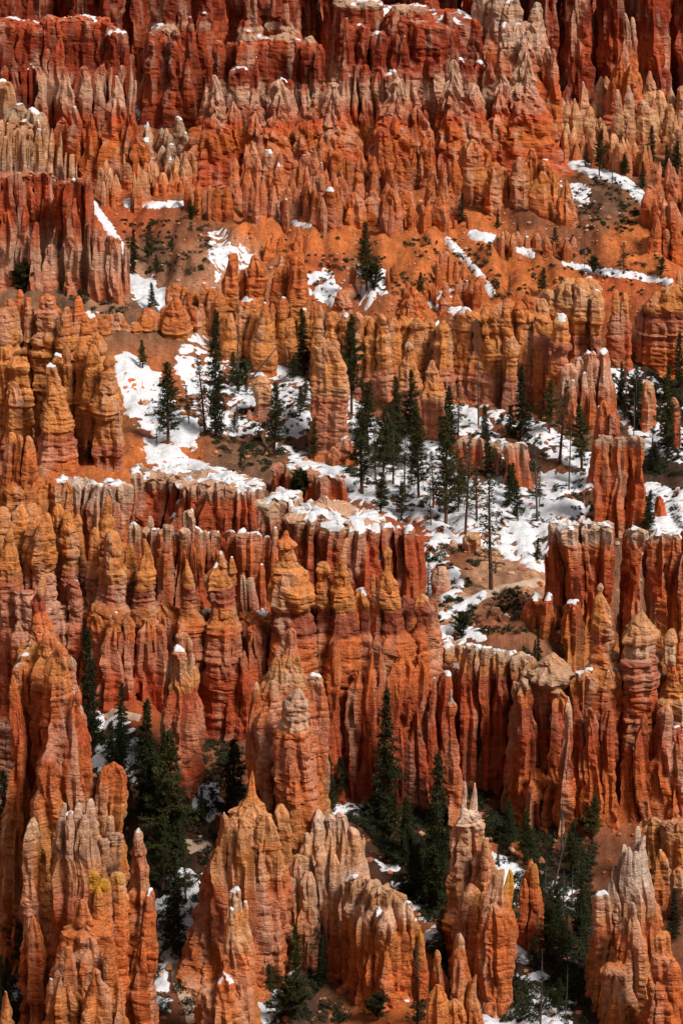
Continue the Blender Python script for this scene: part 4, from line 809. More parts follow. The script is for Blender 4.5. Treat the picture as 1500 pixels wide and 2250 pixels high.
# ---- left edge
F = F_('rock_formation', 'orange three fingered knob on a lumpy base at the left edge', 358, [(945, OCH), (1000, ORA), (1050, BRI), (1130, OCH)], [
    (18, 0, '951:10 958:20 1000:26 1060:32 1110:50'), (38, -1, '956:8 962:18 1000:24 1060:30'), (60, -1, '959:12 966:28 1000:36 1060:42'), (40, 1, '1050:80 1062:104 1080:120 1110:110 1150:110'), (112, 1, '1058:34 1066:50 1090:52 1150:60'), (90, -1, '1078:16 1090:30 1110:34'), (145, 2, '1066:20 1076:34 1100:40 1150:50')], snow=0.18)
F = F_('hoodoo_row', 'ochre hoodoos with beehive heads packed at the left edge', 342, [(1110, OCH), (1200, OCH), (1250, OCH), (1262, PUR), (1300, PINK), (1340, PINK), (1450, RED), (1560, DEEP)], [  # deep red at the foot: part rock colour, part painted shade
    (103, -3, '1126:10 1136:22 1150:30 1165:36 1185:46 1205:54 1225:58 1240:57 1253:50 | 1258:46 1275:50 1320:58 1400:76 1560:90', HD), (76, -2, '1146:12 1158:26 1185:30 1215:34 1235:36 | 1242:36 1300:44 1400:60', HD), (30, -4, '1164:8 1172:18 1190:26 1208:38 1226:44 1236:42 | 1242:48 1300:56 1400:66 1560:80', HD), (46, 0, '1112:20 1122:34 1150:42 1200:50 1400:64', HD),
    (150, 1, '1126:14 1134:26 1150:34 1165:42 1190:54 1212:58 1222:50 | 1230:46 1300:56 1420:70', HD), (8, 0, '1116:20 1130:36 1180:44 1230:48 1300:54 1560:70', HD), (128, 2, '1108:14 1120:30 1200:40 1400:60', HD), (66, 2, '1104:20 1120:40 1200:50 1400:60'), (172, 3, '1130:10 1145:24 1170:20 1180:26 1300:40'), (165, -1, '1280:30 1330:50 1420:70 1560:80'), (60, -5, '1300:50 1400:70 1560:90'), (130, -1, '1330:40 1400:60 1560:80')], snow=0.12, style='knob')

# ---- left centre hoodoo row
HP = [(1080, OCH), (1160, OCH), (1255, OCH), (1266, PUR), (1295, PUR), (1320, OCH), (1345, ORA), (1380, PINK), (1450, RED), (1520, RED), (1600, DEEP)]  # lowest stop is redder rock with shade put into the colour
F = F_('hoodoo_row', 'row of ochre beehive hoodoos on a shared red wall left of centre', 342, HP, [
    (230, 2, '1085:6 1096:18 1108:24 1122:26 1130:22 1145:30 1160:28 1172:38 1200:40 1235:44 | 1245:40 1350:50', HD), (205, 0, '1159:10 1168:20 1182:26 1200:30 1222:35 1244:38 | 1250:36 1290:42 1340:70 1420:84 1540:96', HD), (241, -2, '1165:10 1170:24 1180:36 1194:42 1198:38 1212:50 1232:60 1250:64 1262:60 | 1267:56 1295:60 1318:80 1345:110 1420:124 1540:136', HD),
    (280, 0, '1194:10 1202:18 1225:22 1242:26 | 1248:24 1300:34 1400:60', HD), (314, -2, '1186:6 1192:12 1202:14 1212:24 1226:36 1244:46 1262:50 1269:46 | 1274:46 1300:54 1312:58 1335:76 1420:90 1540:100', HD), (270, 0, '1244:40 1256:50 1265:50 | 1272:50 1300:60 1340:90 1540:110', HD),
    (410, -2, '1231:6 1238:12 1244:11 1252:22 1264:32 1278:40 1290:44 1296:40 | 1300:38 1325:42 1342:44 1365:70 1420:84 1540:100', HD), (488, -2, '1213:10 1219:20 1230:24 1234:22 1242:44 1254:58 1272:66 1286:74 1298:76 1304:70 | 1308:70 1345:74 1362:90 1400:98 1480:104 1570:112', HD), (510, -2, '1224:7 1230:15 1240:18 1258:24', {**HD, 'ext': False}),
    (360, 0, '1322:30 1340:70 1370:84 1450:90 1540:100'), (450, 1, '1340:50 1380:70 1540:90'), (545, 0, '1350:40 1362:76 1400:80 1480:84 1570:90'), (575, 2, '1345:40 1370:60 1570:80'), (190, 1, '1320:60 1345:80 1440:90 1540:100'),
    (246, -6, '1344:10 1352:18 1380:40 1420:56 1480:70 1525:78', {'style': 'wall'}), (276, -6, '1346:10 1360:24 1400:44 1440:56 1500:66 1530:66', {'style': 'wall'}), (298, -4, '1390:12 1420:34 1500:44 1540:50'), (322, -5, '1360:30 1380:44 1440:50 1500:56 1540:50'), (345, -5, '1370:30 1400:44 1520:50'), (212, -4, '1350:30 1380:50 1480:66 1530:70'), (535, -5, '1430:10 1460:24 1520:34 1560:40'), (505, -4, '1400:30 1440:56 1540:70 1570:70'), (560, -3, '1380:30 1400:50 1560:60')], snow=0.1, style='wall')
F = F_('rock_spire', 'pair of chalky white pillars between the ochre hoodoos', 346, [(1268, CAP), (1282, PALE), (1315, PINK), (1365, PINK)], [(534, 0, '1268:14 1274:20 1290:21 1330:23 1372:27'), (552, 0, '1272:16 1278:22 1295:21 1335:24 1372:27')], snow=0.0, style='flute', cat='rock spire')
F = F_('rock_pillar', 'thick red pillar with a pale shoulder standing out before the left hoodoos', 318, [(1388, CAP), (1410, TAN), (1430, PINK), (1470, TAN), (1512, OCH), (1522, RED), (1600, PINK), (1700, RED), (1840, ORA)], [
    (388, 0, '1424:24 1432:40 1450:54 1480:58 1508:64 1516:56 1560:68 1620:82 1690:92 1790:98 1840:92'), (398, 3, '1390:20 1394:32 1406:30 1414:34 1430:36 1500:50 1600:60 1780:70'), (412, 1, '1405:14 1415:24 1480:30 1600:44 1780:50'), (418, 2, '1470:20 1500:34 1600:46 1780:60'), (366, 2, '1450:10 1480:24 1600:36 1780:40')], snow=0.3, style='wall')

# ---- central hoodoo row
CPAL = [(1165, ORA), (1200, OCH), (1330, OCH), (1344, OCH), (1352, PUR), (1390, PUR), (1410, ORA), (1450, ORA), (1540, RED), (1640, RED), (1720, DEEP)]  # wall foot darkened: partly deep red rock, partly shade in the colour
F = F_('hoodoo_row', 'row of carved ochre hoodoos on a high red wall in the centre', 340, CPAL, [
    (637, -1, '1169:6 1174:14 1179:12 1184:22 1192:42 1199:52 1206:50 1212:42 1222:40 1234:50 1250:66 1268:82 1290:94 1308:101 1322:98 1336:86 1345:72 | 1350:80 1372:90 1400:94 1440:104 1500:112 1600:120 1720:130', HD),
    (711, 0, '1233:16 1237:30 1244:38 1252:42 1257:34 1262:24 1272:26 1286:34 1308:40 1322:44 1334:46 | 1338:40 1360:40 1400:50 1460:66 1600:80', HD), (754, -1, '1183:8 1188:18 1197:20 1204:14 1212:16 1222:24 1232:30 1240:26 1246:32 1262:42 1278:48 1284:44 1300:54 1322:57 1332:54 | 1338:48 1380:54 1410:70 1500:90 1720:110', HD),
    (797, 0, '1294:18 1299:32 1307:38 1312:36 1322:38 1332:34 | 1337:30 1360:26 1384:26 1400:44 1500:70 1720:90', HD), (824, -1, '1262:6 1267:14 1274:16 1280:11 1292:14 1310:22 1326:24 1336:20 | 1341:15 1350:18 1372:20 1378:16 1395:24 1420:44 1500:60', HD),
    (857, -1, '1206:10 1210:20 1217:24 1224:22 1230:14 1237:16 1244:18 1249:11 1256:20 1268:34 1282:44 1288:40 1302:48 1318:53 1338:52 1346:46 | 1350:46 1388:50 1402:76 1440:92 1500:108 1600:122 1720:140', HD),
    (926, 0, '1309:16 1315:36 1328:42 1340:46 1350:38 | 1355:34 1378:42 1400:64 1450:80 1520:90 1720:96', HD), (944, 3, '1313:10 1320:22 1350:26 1400:40', HD), (893, 3, '1315:20 1325:40 1380:44 1420:60 1600:80', HD), (680, 3, '1330:30 1345:50 1400:60 1460:70 1600:80 1720:80', {'tone': .8}), (778, 1, '1395:40 1420:66 1500:74 1720:84'), (820, 1, '1400:50 1430:80 1720:90'), (900, 1, '1400:50 1430:76 1720:90'),
    (832, -5, '1418:4 1430:9 1450:14 1480:24 1540:32 1640:42 1730:50', {'style': 'flute'}), (810, -5, '1428:5 1445:14 1480:26 1540:34 1640:46 1730:54', {'style': 'flute'}), (735, -5, '1410:14 1420:22 1450:26 1500:34 1560:40 1640:46 1730:56', {'style': 'flute'}), (758, -2, '1450:10 1480:24 1560:36 1700:46'), (882, -4, '1440:20 1460:40 1540:50 1640:60 1720:66'), (862, -5, '1460:10 1490:30 1600:44 1720:50'), (785, -4, '1470:20 1500:44 1620:56 1720:60'), (917, -4, '1440:24 1470:44 1600:50 1700:56'), (700, 1, '1400:20 1430:40 1560:50 1720:56', {'tone': .75})], snow=0.08, style='wall')  # low tone behind the central tower puts the gap's shade into the colour

# ---- wall with snowy lip right of centre
F = F_('rock_wall', 'red columned wall with a snowy sagging lip right of centre', 341, [(1395, CAP), (1430, CAP), (1450, OCH), (1475, PINK), (1500, RED), (1600, RED), (1690, RED), (1760, DEEP)], [  # last stop mixes deep red rock with shade painted at the base
    (948, 2, '1400:40 1408:56 1440:60 1500:62 1700:76'), (978, 2, '1408:40 1416:56 1450:60 1700:70'), (1004, 1, '1416:24 1424:40 1450:44 1700:50'), (1026, -2, '1420:36 1428:48 1440:44 1480:40 1560:42 1640:42 1720:46'), (1064, -2, '1424:34 1432:44 1450:38 1560:40 1680:40 1740:44'), (1102, -2, '1432:36 1440:46 1455:42 1500:40 1600:44 1700:46 1760:50'), (1144, -2, '1440:44 1448:56 1465:48 1500:44 1600:50 1700:56 1770:60'), (1045, 1, '1426:40 1720:50'), (1084, 1, '1432:40 1740:50'), (1122, 1, '1440:40 1750:50'), (1168, 1, '1448:30 1460:44 1600:50 1760:60'),
    (952, -4, '1492:5 1505:12 1530:18 1580:22 1640:26 1710:32', {'style': 'flute'}), (925, -3, '1460:10 1490:24 1560:34 1700:40'), (978, -3, '1480:16 1500:34 1600:40 1700:46')], snow=0.6, style='wall')
F = F_('rock_spire', 'slim red spire with a chalky knob before the columned wall', 330, [(1515, WHI), (1542, CAP), (1556, ORA), (1600, RED), (1640, PINK), (1780, ORA)], [(995, 0, '1516:6 1521:12 1530:10 1540:18 1550:30 1566:31 1580:27 1620:31 1660:38 1700:48 1770:64')], snow=0.0, cat='rock spire', style='wall')

# ---- right hand massif
F = F_('rock_tower', 'massive flat topped red block split by a black cleft on the right', 353, [(1145, WHI), (1165, CAP), (1180, PINK), (1200, ORA), (1270, RED), (1340, ORA), (1420, OCH), (1500, ORA)], [
    (1221, 0, '1148:22 1154:34 1175:32 1230:32 1300:40 1420:50 1500:56'), (1256, -1, '1154:40 1162:56 1180:54 1240:54 1340:60 1420:66 1500:70'), (1296, -1, '1152:46 1160:62 1180:58 1300:62 1420:70 1500:74'), (1332, -1, '1154:36 1162:48 1200:46 1300:46 1420:56 1500:60'), (1278, 3, '1150:70 1170:90 1500:110'), (1320, 3, '1156:50 1500:70'),
    (1200, 1, '1221:10 1228:17 1260:22 1300:28 1330:40 1400:50 1480:56'), (1172, 0, '1308:14 1316:30 1340:44 1370:54 1440:60 1480:62'), (1203, -2, '1306:16 1320:34 1360:40 1450:50'), (1254, -4, '1327:34 1335:50 1360:54 1440:58 1500:62'), (1228, -2, '1390:20 1420:40 1500:50'),
    (1382, 2, '1166:24 1172:36 1240:36 1400:44 1500:50'), (1397, -1, '1160:34 1166:48 1180:46 1198:40 1204:28 1230:26 1250:34 1262:28 1330:34 1400:50 1500:60'), (1447, 0, '1168:36 1175:50 1200:48 1300:52 1400:56 1500:60'), (1478, 0, '1170:34 1177:44 1250:44 1400:50 1500:60'), (1464, 3, '1170:60 1500:90'), (1508, -1, '1212:24 1220:36 1300:40 1500:50'), (1424, 5, '1180:30 1500:40'), (1530, 2, '1170:60 1500:80')], snow=0.6, style='wall')
RP = [(1284, CAP), (1310, OCH), (1385, OCH), (1395, PUR), (1420, ORA), (1480, OCH), (1520, ORA), (1560, PUR), (1600, RED), (1700, ORA), (1850, ORA)]
F = F_('rock_wall', 'red ribbed wall with knobbed hoodoo heads in the lower right', 335, RP, [
    (1316, 1, '1284:5 1287:13 1293:15 1298:13 1302:7 1308:12 1318:26 1330:38 1346:48 1362:56 1384:59 1392:55 | 1396:48 1420:54 1445:58 1465:80 1490:96 1560:84 1640:92 1720:100 1800:110', HD),
    (1404, 0, '1340:5 1346:14 1356:30 1368:46 1380:64 1394:76 1402:79 1408:72 1414:79 1419:72 | 1424:76 1450:82 1500:86 1560:78 1640:84 1720:94 1830:110', {**HD, 'pal': [(1335, TAN), (1405, TAN), (1415, CAP), (1424, PUR), (1480, PINK), (1520, RED), (1600, ORA), (1850, ORA)]}),
    (1471, -1, '1382:8 1387:20 1398:28 1412:36 1424:34 1432:36 1444:30 | 1449:34 1462:24 1490:34 1516:56 1540:72 1600:92 1720:106 1850:126', {**HD, 'pal': [(1380, TAN), (1440, CAP), (1450, ORA), (1500, OCH), (1550, TAN), (1600, PINK), (1700, ORA), (1850, ORA)]}), (1494, 0, '1378:10 1390:26 1420:32 1450:28 | 1456:34 1500:44 1600:60 1850:80', HD),
    (1240, 0, '1500:60 1540:66 1600:66 1700:70 1800:80'), (1284, -2, '1476:50 1490:76 1520:70 1540:60 1600:66 1690:70 1770:76'), (1345, 0, '1470:40 1490:60 1560:60 1640:64 1720:76 1830:90'), (1370, 1, '1440:30 1480:50 1600:60 1830:80'), (1440, 1, '1480:40 1560:60 1700:70 1850:80'),
    (1249, -5, '1533:5 1540:14 1550:24 1560:31 1566:26 1582:28 1640:36 1700:44 1780:60', {'pal': [(1533, PALE), (1560, TAN), (1570, RED), (1780, ORA)]}), (1416, -5, '1577:12 1582:20 1600:26 1640:38 1700:46 1830:60'), (1460, -5, '1552:20 1562:36 1590:40 1640:50 1700:60 1850:80'), (1440, -4, '1600:14 1620:30 1700:44 1850:60'), (1484, -5, '1600:14 1640:40 1720:50 1850:70'), (1340, -4, '1560:14 1600:36 1700:46 1830:66'), (1305, -4, '1560:20 1600:36 1700:44 1790:60'), (1385, -4, '1640:14 1680:34 1750:44 1850:60')], snow=0.05, style='wall')
F = F_('rock_wall', 'red buttress under a pale pyramid capped with loose rubble at right of centre', 336, [(1430, TAN), (1485, CAP), (1498, TAN), (1530, ORA), (1545, PUR), (1620, RED), (1700, ORA), (1800, ORA)], [
    (1217, -1, '1432:6 1440:24 1450:44 1464:66 1476:92 1486:106 1492:100 | 1498:80 1520:68 1560:60 1620:60 1700:64 1790:80', {'style': 'small', 'name': 'column'}), (1190, -1, '1490:24 1500:44 1540:46 1620:50 1700:56 1780:64'), (1156, -2, '1492:16 1500:34 1520:44 1550:50 1600:56 1680:60 1760:66'), (1175, 1, '1480:40 1500:56 1620:60 1760:70'), (1135, 0, '1500:20 1530:36 1650:44 1760:56'), (1228, -3, '1520:30 1540:50 1700:60 1790:70'), (1178, -3, '1690:20 1710:60 1740:80 1770:70')], snow=0.0, style='wall')
F = F_('rock_formation', 'pitted orange spurs stepping down the right edge', 312, [(1790, ORA), (1830, TAN), (1900, OCH), (2000, ORA)], [
    (1440, 6, '1797:20 1806:40 1850:50 1920:60 1990:70'), (1470, 5, '1806:24 1815:44 1870:50 1990:70'), (1495, 4, '1800:30 1830:50 1920:56 2000:60'), (1488, -2, '1903:12 1912:30 1930:38 1960:30 1975:36 2040:50'), (1455, 2, '1870:14 1890:30 1960:44 2020:50'), (1510, -4, '1950:30 1980:50 2060:60')], snow=0.05)

# ---- foreground: lower left tower
F1 = [(1258, OCH), (1325, OCH), (1335, PUR), (1390, RED), (1430, OCH), (1470, OCH), (1520, ORA), (1600, RED), (1700, ORA), (1780, OCH), (1900, OCH), (2050, ORA), (2250, ORA)]
F = F_('rock_tower', 'towering orange rock with a pointed ochre tip in the lower left', 296, F1, [
    (92, 6, '1258:4 1268:10 1282:18 1300:27 1318:37 1327:42 | 1333:36 1348:38 1370:48 1390:58 1410:76 1430:94 1470:112 1540:124 1620:140:4 1750:160:8 1900:180:10 2100:200:12', {'name': 'pinnacle'}), (40, 1, '1484:9 1492:12 1500:20 1530:24 1560:30 1620:36 1690:52 1780:66 1900:70 2050:80', {'style': 'wall'}), (62, 4, '1440:16 1470:44 1540:56 1640:64 1800:80'),
    (152, 1, '1447:28 1454:42 1470:44 1490:46 1520:58 1570:74:4 1620:84:5 1690:96:8 1760:110:10 1900:120:6 2050:130', {'snow': 0.6, 'pal': [(1447, CAP), (1470, PINK), (1520, PALE), (1560, PINK), (1600, RED), (1700, ORA), (1900, OCH)]}), (128, -1, '1420:16 1440:40 1480:56 1560:60 1700:80'), (112, 3, '1400:30 1440:60 1600:90'), (163, -2, '1520:10 1540:20 1580:30 1660:40 1740:50'), (175, 0, '1560:14 1600:36 1700:56 1800:66'), (108, -4, '1640:14 1680:44 1760:60 1860:70'),
    (248, 0, '1672:16 1682:36 1700:50 1760:58 1850:66 1960:66', {'style': 'wall'}), (225, -1, '1690:14 1720:30 1800:40 1900:50')], taper=0.04, snow=0.32, style='band')
FP = [(1750, WHI), (1800, PALE), (1850, TAN), (1870, PALE), (1910, TAN), (1960, PINK), (2020, ORA), (2250, ORA)]
F = F_('rock_formation', 'pale fluted crag over ochre banded flanks in the lower left corner', 282, FP, [
    (165, 3, '1790:60 1810:80 1850:92 1880:98 1905:102 1990:106 2040:112:-4 2080:124:-8 2140:140:-12 2260:170:-10', {'style': 'band'}), (140, 1, '1762:10 1770:17 1800:22 1840:36 1870:50', {'style': 'flute'}), (172, 1, '1764:12 1774:24 1810:30 1850:50', {'style': 'flute'}), (195, 1, '1754:10 1762:18 1800:22 1840:36 1900:40', {'style': 'flute'}), (156, 0, '1780:10 1800:18 1850:36', {'style': 'flute'}), (184, 0, '1790:10 1810:20 1860:40', {'style': 'flute'}),
    (72, 2, '1796:6 1802:14 1810:24 1818:22 1830:34 1842:36 1850:32 1900:40 1945:40 1955:44 1968:40 1978:48 1985:42 2030:46 2090:52 2180:64', {'pal': [(1796, CAP), (1850, TAN), (1900, OCH), (1960, ORA), (2200, ORA)]}), (78, 0, '2010:6 2030:20 2070:36 2130:44'), (221, 3, '1840:12 1852:20 1870:18 1880:26 1900:22 1925:34 1990:44'), (235, 5, '1790:10 1800:26 1806:20 1830:30 1845:36 1852:24 1900:36'), (250, 5, '1830:20 1836:34 1845:26 1900:34'),
    (294, 2, '1818:8 1824:22 1836:32 1846:28 1862:34 1878:42 1888:36 1905:46 1925:48 1940:42 1955:54 1972:56 1980:48 2010:60 2090:80 2180:90', {'pal': [(1818, PALE), (1900, PINK), (1960, TAN), (1980, ORA), (2200, ORA)]}), (320, 1, '1960:20 1975:38 1985:34 2050:50 2150:60'), (310, 0, '2060:20 2080:30 2150:44')], taper=0.03, snow=0.16, style='band')
F = F_('rock_spire', 'trio of sulphur yellow knobs on the lower left crag', 277, [(1915, YEL), (1960, YEL), (1985, OCH), (2060, ORA)], [(206, 0, '1917:14 1922:24 1940:20 1950:28 1990:32 2040:36'), (228, 0, '1934:16 1940:28 1955:22 1962:24 1990:26 2030:36', ), (256, 1, '1920:18 1926:28 1945:24 1970:30 2000:36 2050:46'), (216, -1, '1950:10 1965:20 2000:26 2040:34')], snow=0.1, style='small', cat='rock spires')
F = F_('rock_formation', 'orange cone with snow dusted ledges at the bottom left', 272, [(1970, OCH), (2040, ORA), (2250, OCH)], [
    (183, 2, '1974:6 1980:14 1992:16 2002:20 2012:26 2030:44 2042:90 2050:94 2060:86 2100:100 2150:118 2260:150'), (190, 0, '2058:10 2066:24 2080:22 2095:40 2130:60 2260:110'), (203, -3, '2128:8 2136:22 2146:18 2160:34 2200:56 2270:90'), (150, -1, '2080:14 2110:36 2180:60 2270:80'), (236, -1, '2060:12 2090:34 2170:50 2270:70'), (259, -3, '2169:6 2180:16 2200:22 2270:40'), (120, -1, '2150:10 2180:30 2270:50'), (10, 2, '2180:10 2200:30 2270:60')], taper=0.1, snow=0.42, style='band')

# ---- foreground: central tower
F2 = [(1388, WHI), (1416, WHI), (1424, PINK), (1445, PINK), (1470, OCH), (1510, TAN), (1550, ORA), (1620, PINK), (1700, ORA), (1780, OCH), (1860, OCH), (1950, ORA), (2060, PINK), (2160, ORA)]
F = F_('rock_tower', 'rugged orange tower with a smooth domed front in the lower centre', 308, F2, [
    (638, 5, '1387:16 1391:27 1404:28 1417:30 1423:24 | 1427:34 1440:46 1460:66:-4 1500:100:-10 1560:124:-12 1650:146:-14 1750:160:-14 1900:176:-14', {'name': 'pinnacle'}), (606, 4, '1440:10 1455:24 1480:40 1520:56 1700:80'), (690, 4, '1486:24 1494:36 1530:40 1620:46 1700:54 1800:60', {'snow': 0.7}), (664, 4, '1470:10 1490:24 1530:40 1600:60'),
    (655, -3, '1513:6 1518:20 1527:36 1540:46 1568:57 1578:54 | 1584:56 1620:76 1690:98 1740:110 1800:114 1860:118', {'name': 'dome', 'style': 'knob', 'pal': [(1510, PALE), (1560, PALE), (1580, TAN), (1590, ORA), (1640, PINK), (1740, ORA), (1860, OCH)]}), (565, 1, '1503:8 1510:18 1530:26 1560:36 1620:44 1690:46 1780:60 1860:70', {'style': 'wall'}), (590, 0, '1560:16 1600:40 1700:56 1800:70'), (618, -3, '1660:12 1690:30 1760:46 1860:60'), (640, -5, '1650:10 1680:30 1740:44 1840:60'), (600, 2, '1500:20 1540:50 1700:70')], taper=0.06, snow=0.2, style='band')
F = F_('rock_formation', 'broad banded orange shoulder with a thin cone in the lower centre', 298, [(1698, ORA), (1760, OCH), (1800, TAN), (1850, OCH), (1900, TAN), (1930, ORA), (2000, PINK), (2080, ORA), (2160, ORA)], [
    (552, 0, '1698:5 1710:10 1740:18 1756:26 1765:44 1776:64:-3 1800:90:-6 1850:112:-14 1890:128:-20 1930:142:-24 1990:152:-34 2060:166:-46 2120:178:-56 2170:184:-58'), (494, -3, '1789:8 1794:20 1820:26 1860:34 1900:50', {'style': 'flute'}), (512, -3, '1796:10 1810:22 1860:34 1900:44', {'style': 'flute'}), (530, -4, '1800:10 1830:26 1900:44', {'style': 'flute'}), (614, 1, '1768:18 1780:36 1830:46 1900:56 2000:60'), (578, -2, '1790:20 1820:50 1900:60 2010:70'), (600, -2, '1860:20 1890:40 1980:50')], taper=0.05, snow=0.08, style='band')
F = F_('rock_formation', 'pale ribbed ridge dropping right from the central tower', 300, [(1780, WHI), (1830, PALE), (1880, TAN), (1930, PALE), (1980, TAN), (2040, ORA)], [
    (692, 2, '1784:16 1792:34 1830:42 1880:52 1960:70 2020:80'), (668, 1, '1830:10 1850:26 1900:44 2000:60'), (648, -1, '1878:20 1886:42 1910:50 1940:56 1990:68 2030:80'), (722, 2, '1792:14 1800:34 1850:44 1960:60'), (745, 2, '1790:14 1798:32 1850:40 1930:56 1980:60'), (766, 2, '1822:16 1830:34 1870:44 1960:60'), (798, 3, '1844:8 1850:18 1866:22 1874:18 1900:30 1940:46 1980:50'), (706, -1, '1860:14 1880:34 1940:50 2000:60'), (675, -2, '1920:20 1940:40 2010:56'), (735, -2, '1880:10 1900:26 1970:40')], taper=0.15, snow=0.3, style='flute')
F = F_('rock_formation', 'squat orange columns with snowy tan tops below the ribbed ridge', 294, [(1925, CAP), (1970, TAN), (2000, PALE), (2030, OCH), (2120, ORA)], [
    (782, 2, '1926:24 1936:50 1980:60 2050:74 2100:80'), (812, 1, '1934:24 1944:50 1990:70 2060:80 2110:84'), (836, -1, '1948:30 1956:56 1985:60 2000:76 2060:86 2115:92'), (866, -1, '1962:24 1970:44 2000:60 2060:80 2115:90'), (896, -1, '1984:16 1996:36 2040:48 2110:60'), (851, -3, '2000:20 2020:40 2070:50 2112:56'), (914, -1, '2020:10 2040:24 2110:36'), (796, -1, '1990:20 2020:44 2090:56')], snow=0.5, style='wall')
F = F_('rock_spire', 'small yellow tipped finger at the end of the squat columns', 292, [(2046, YEL), (2080, OCH), (2120, ORA)], [(928, 0, '2047:6 2053:13 2070:18 2085:17 2100:22 2130:28')], snow=0.0, style='small', cat='rock spire')
F = F_('rock_spire', 'pale knobbed spire with snow on its shoulders at the bottom centre', 283, [(1950, WHI), (1985, CAP), (2010, OCH), (2060, TAN), (2110, ORA), (2280, OCH)], [
    (524, 0, '1952:12 1957:30 1964:37 1976:38 1984:30 1994:36 2004:44 2040:56 2090:72 2130:84 2155:92 2200:108 2280:130'), (512, -2, '1995:14 2002:26 2012:22 2030:36 2090:50 2160:60'), (545, 1, '1985:10 1992:20 2005:24 2060:36 2160:50'), (466, -2, '2168:30 2176:56 2190:62 2230:80 2290:100'), (495, -3, '2140:24 2150:44 2200:60 2290:80'), (540, -2, '2120:20 2140:36 2220:50 2290:60')], snow=0.5, style='band')

# ---- foreground: right of centre
F = F_('rock_formation', 'ragged tan ridge with twin pale prongs in the lower right of centre', 298, [(1715, PALE), (1790, WHI), (1810, PALE), (1850, TAN), (1900, PINK), (1960, OCH), (2050, ORA), (2150, ORA)], [
    (1018, 3, '1718:6 1724:14 1750:19 1780:22 1800:30', {'style': 'flute'}), (1039, 3, '1723:5 1735:12 1760:16 1785:24 1800:30', {'style': 'flute'}), (1029, 2, '1784:40 1792:60 1806:66 1816:54 1840:62 1870:68 1900:84 1930:92:4 1980:104:12 2060:124:24 2150:140:30'), (1006, 2, '1800:14 1820:34 1880:44 1960:50'), (1064, -1, '1841:10 1847:22 1870:26 1900:38 1940:50 2020:60'), (1050, 0, '1870:16 1890:36 1960:56'), (1030, -3, '1945:20 1960:40 2040:56 2130:70'), (1060, -4, '1960:20 1990:44 2080:56 2140:60')], taper=0.15, snow=0.12, style='band')
F = F_('rock_formation', 'sulphur yellow crowned block at the end of the tan ridge', 291, [(1900, YEL), (1930, YEL), (1955, OCH), (2010, ORA), (2060, ORA), (2150, ORA)], [
    (1080, 0, '1899:8 1905:17 1918:20 1928:17 1945:24 1990:34 2060:50 2130:56'), (1098, 0, '1908:14 1914:28 1930:32 1950:34 2000:50 2060:64 2130:70'), (1117, 0, '1910:8 1917:16 1930:18 1960:28 2000:36 2060:44 2130:50'), (1090, -1, '1990:30 2005:50 2060:64 2140:72'), (1112, -1, '2000:20 2015:36 2080:44 2130:44')], snow=0.06, style='band')
F = F_('rock_spire', 'dark orange twin spire standing alone in the shadowed ravine', 303, [(1885, OCH), (1950, ORA), (2050, RED)], [(1163, 0, '1886:6 1894:13 1910:20 1940:30 1980:40 2050:54'), (1173, -1, '1897:6 1906:14 1940:24 1960:32 2000:38 2050:46'), (1155, -1, '1930:8 1950:20 2000:30 2050:40')], snow=0.05, cat='rock spire')
F = F_('rock_spire', 'orange spire with a rough pale head at the bottom right of centre', 282, [(2050, PALE), (2080, TAN), (2110, ORA), (2200, OCH), (2270, ORA)], [
    (970, 1, '2087:6 2092:14 2104:21 2120:23 2140:30 2165:36 2174:28 2190:40 2250:54', {'pal': [(2086, YEL), (2110, OCH), (2150, ORA), (2270, ORA)]}), (1015, 0, '2051:8 2056:19 2066:25 2076:24 2088:34 2130:45 2175:53 2196:50 2205:62 2220:74 2290:96'), (1042, -1, '2143:5 2152:13 2175:18 2210:34 2280:56'), (995, -1, '2195:20 2205:44 2290:60'), (960, -2, '2170:20 2200:44 2290:60')], snow=0.2, style='band')
F = F_('rock_formation', 'chalk white fluted crag on orange footings in the lower right', 289, [(1810, PALE), (1860, WHI), (1930, WHI), (1975, PALE), (2010, TAN), (2060, ORA), (2120, OCH), (2260, ORA)], [
    (1372, 3, '1940:60 1952:100 1968:132 1990:140 2040:150:4 2090:146:0 2140:142:-6 2280:160:-8'), (1370, 1, '1853:7 1859:16 1880:22 1910:28 1960:46', {'style': 'flute'}), (1395, 2, '1814:12 1820:22 1850:26 1880:32 1950:46', {'style': 'flute'}), (1413, 1, '1835:7 1842:14 1870:22 1910:34 1960:50', {'style': 'flute'}), (1384, 0, '1860:7 1870:16 1910:26 1970:40', {'style': 'flute'}), (1400, 0, '1870:8 1890:20 1930:30 1990:44', {'style': 'flute'}), (1352, 1, '1900:8 1915:18 1950:34 1990:44', {'style': 'flute'}), (1425, 1, '1920:8 1940:22 1980:40 2040:50', {'style': 'flute'}),
    (1326, 1, '1957:24 1963:40 1985:44 2040:50 2140:56 2280:64', {'snow': 0.5}), (1396, -3, '1987:12 1993:22 2005:26 2015:22 2028:34 2060:46 2100:60 2126:72'), (1372, -2, '2020:16 2040:34 2120:50'), (1356, -4, '2126:60 2134:78 2145:70 2170:70 2280:86'), (1357, -6, '2150:6 2165:20 2200:36 2280:56'), (1425, 1, '2000:20 2030:44 2150:56 2280:66'), (1338, -4, '2150:20 2180:34 2280:50')], taper=0.1, snow=0.14, style='band')
F = F_('rock_spire', 'lumpy ochre spire in front of the chalk white crag at the bottom right', 280, [(2045, OCH), (2110, ORA), (2280, ORA)], [(1456, 0, '2048:16 2053:32 2066:34 2080:36 2088:32 2096:48 2120:54 2135:48 2150:62 2200:80 2280:112'), (1480, -1, '2110:10 2130:28 2180:40 2280:60'), (1432, -1, '2150:14 2180:34 2280:60')], snow=0.25, style='band')
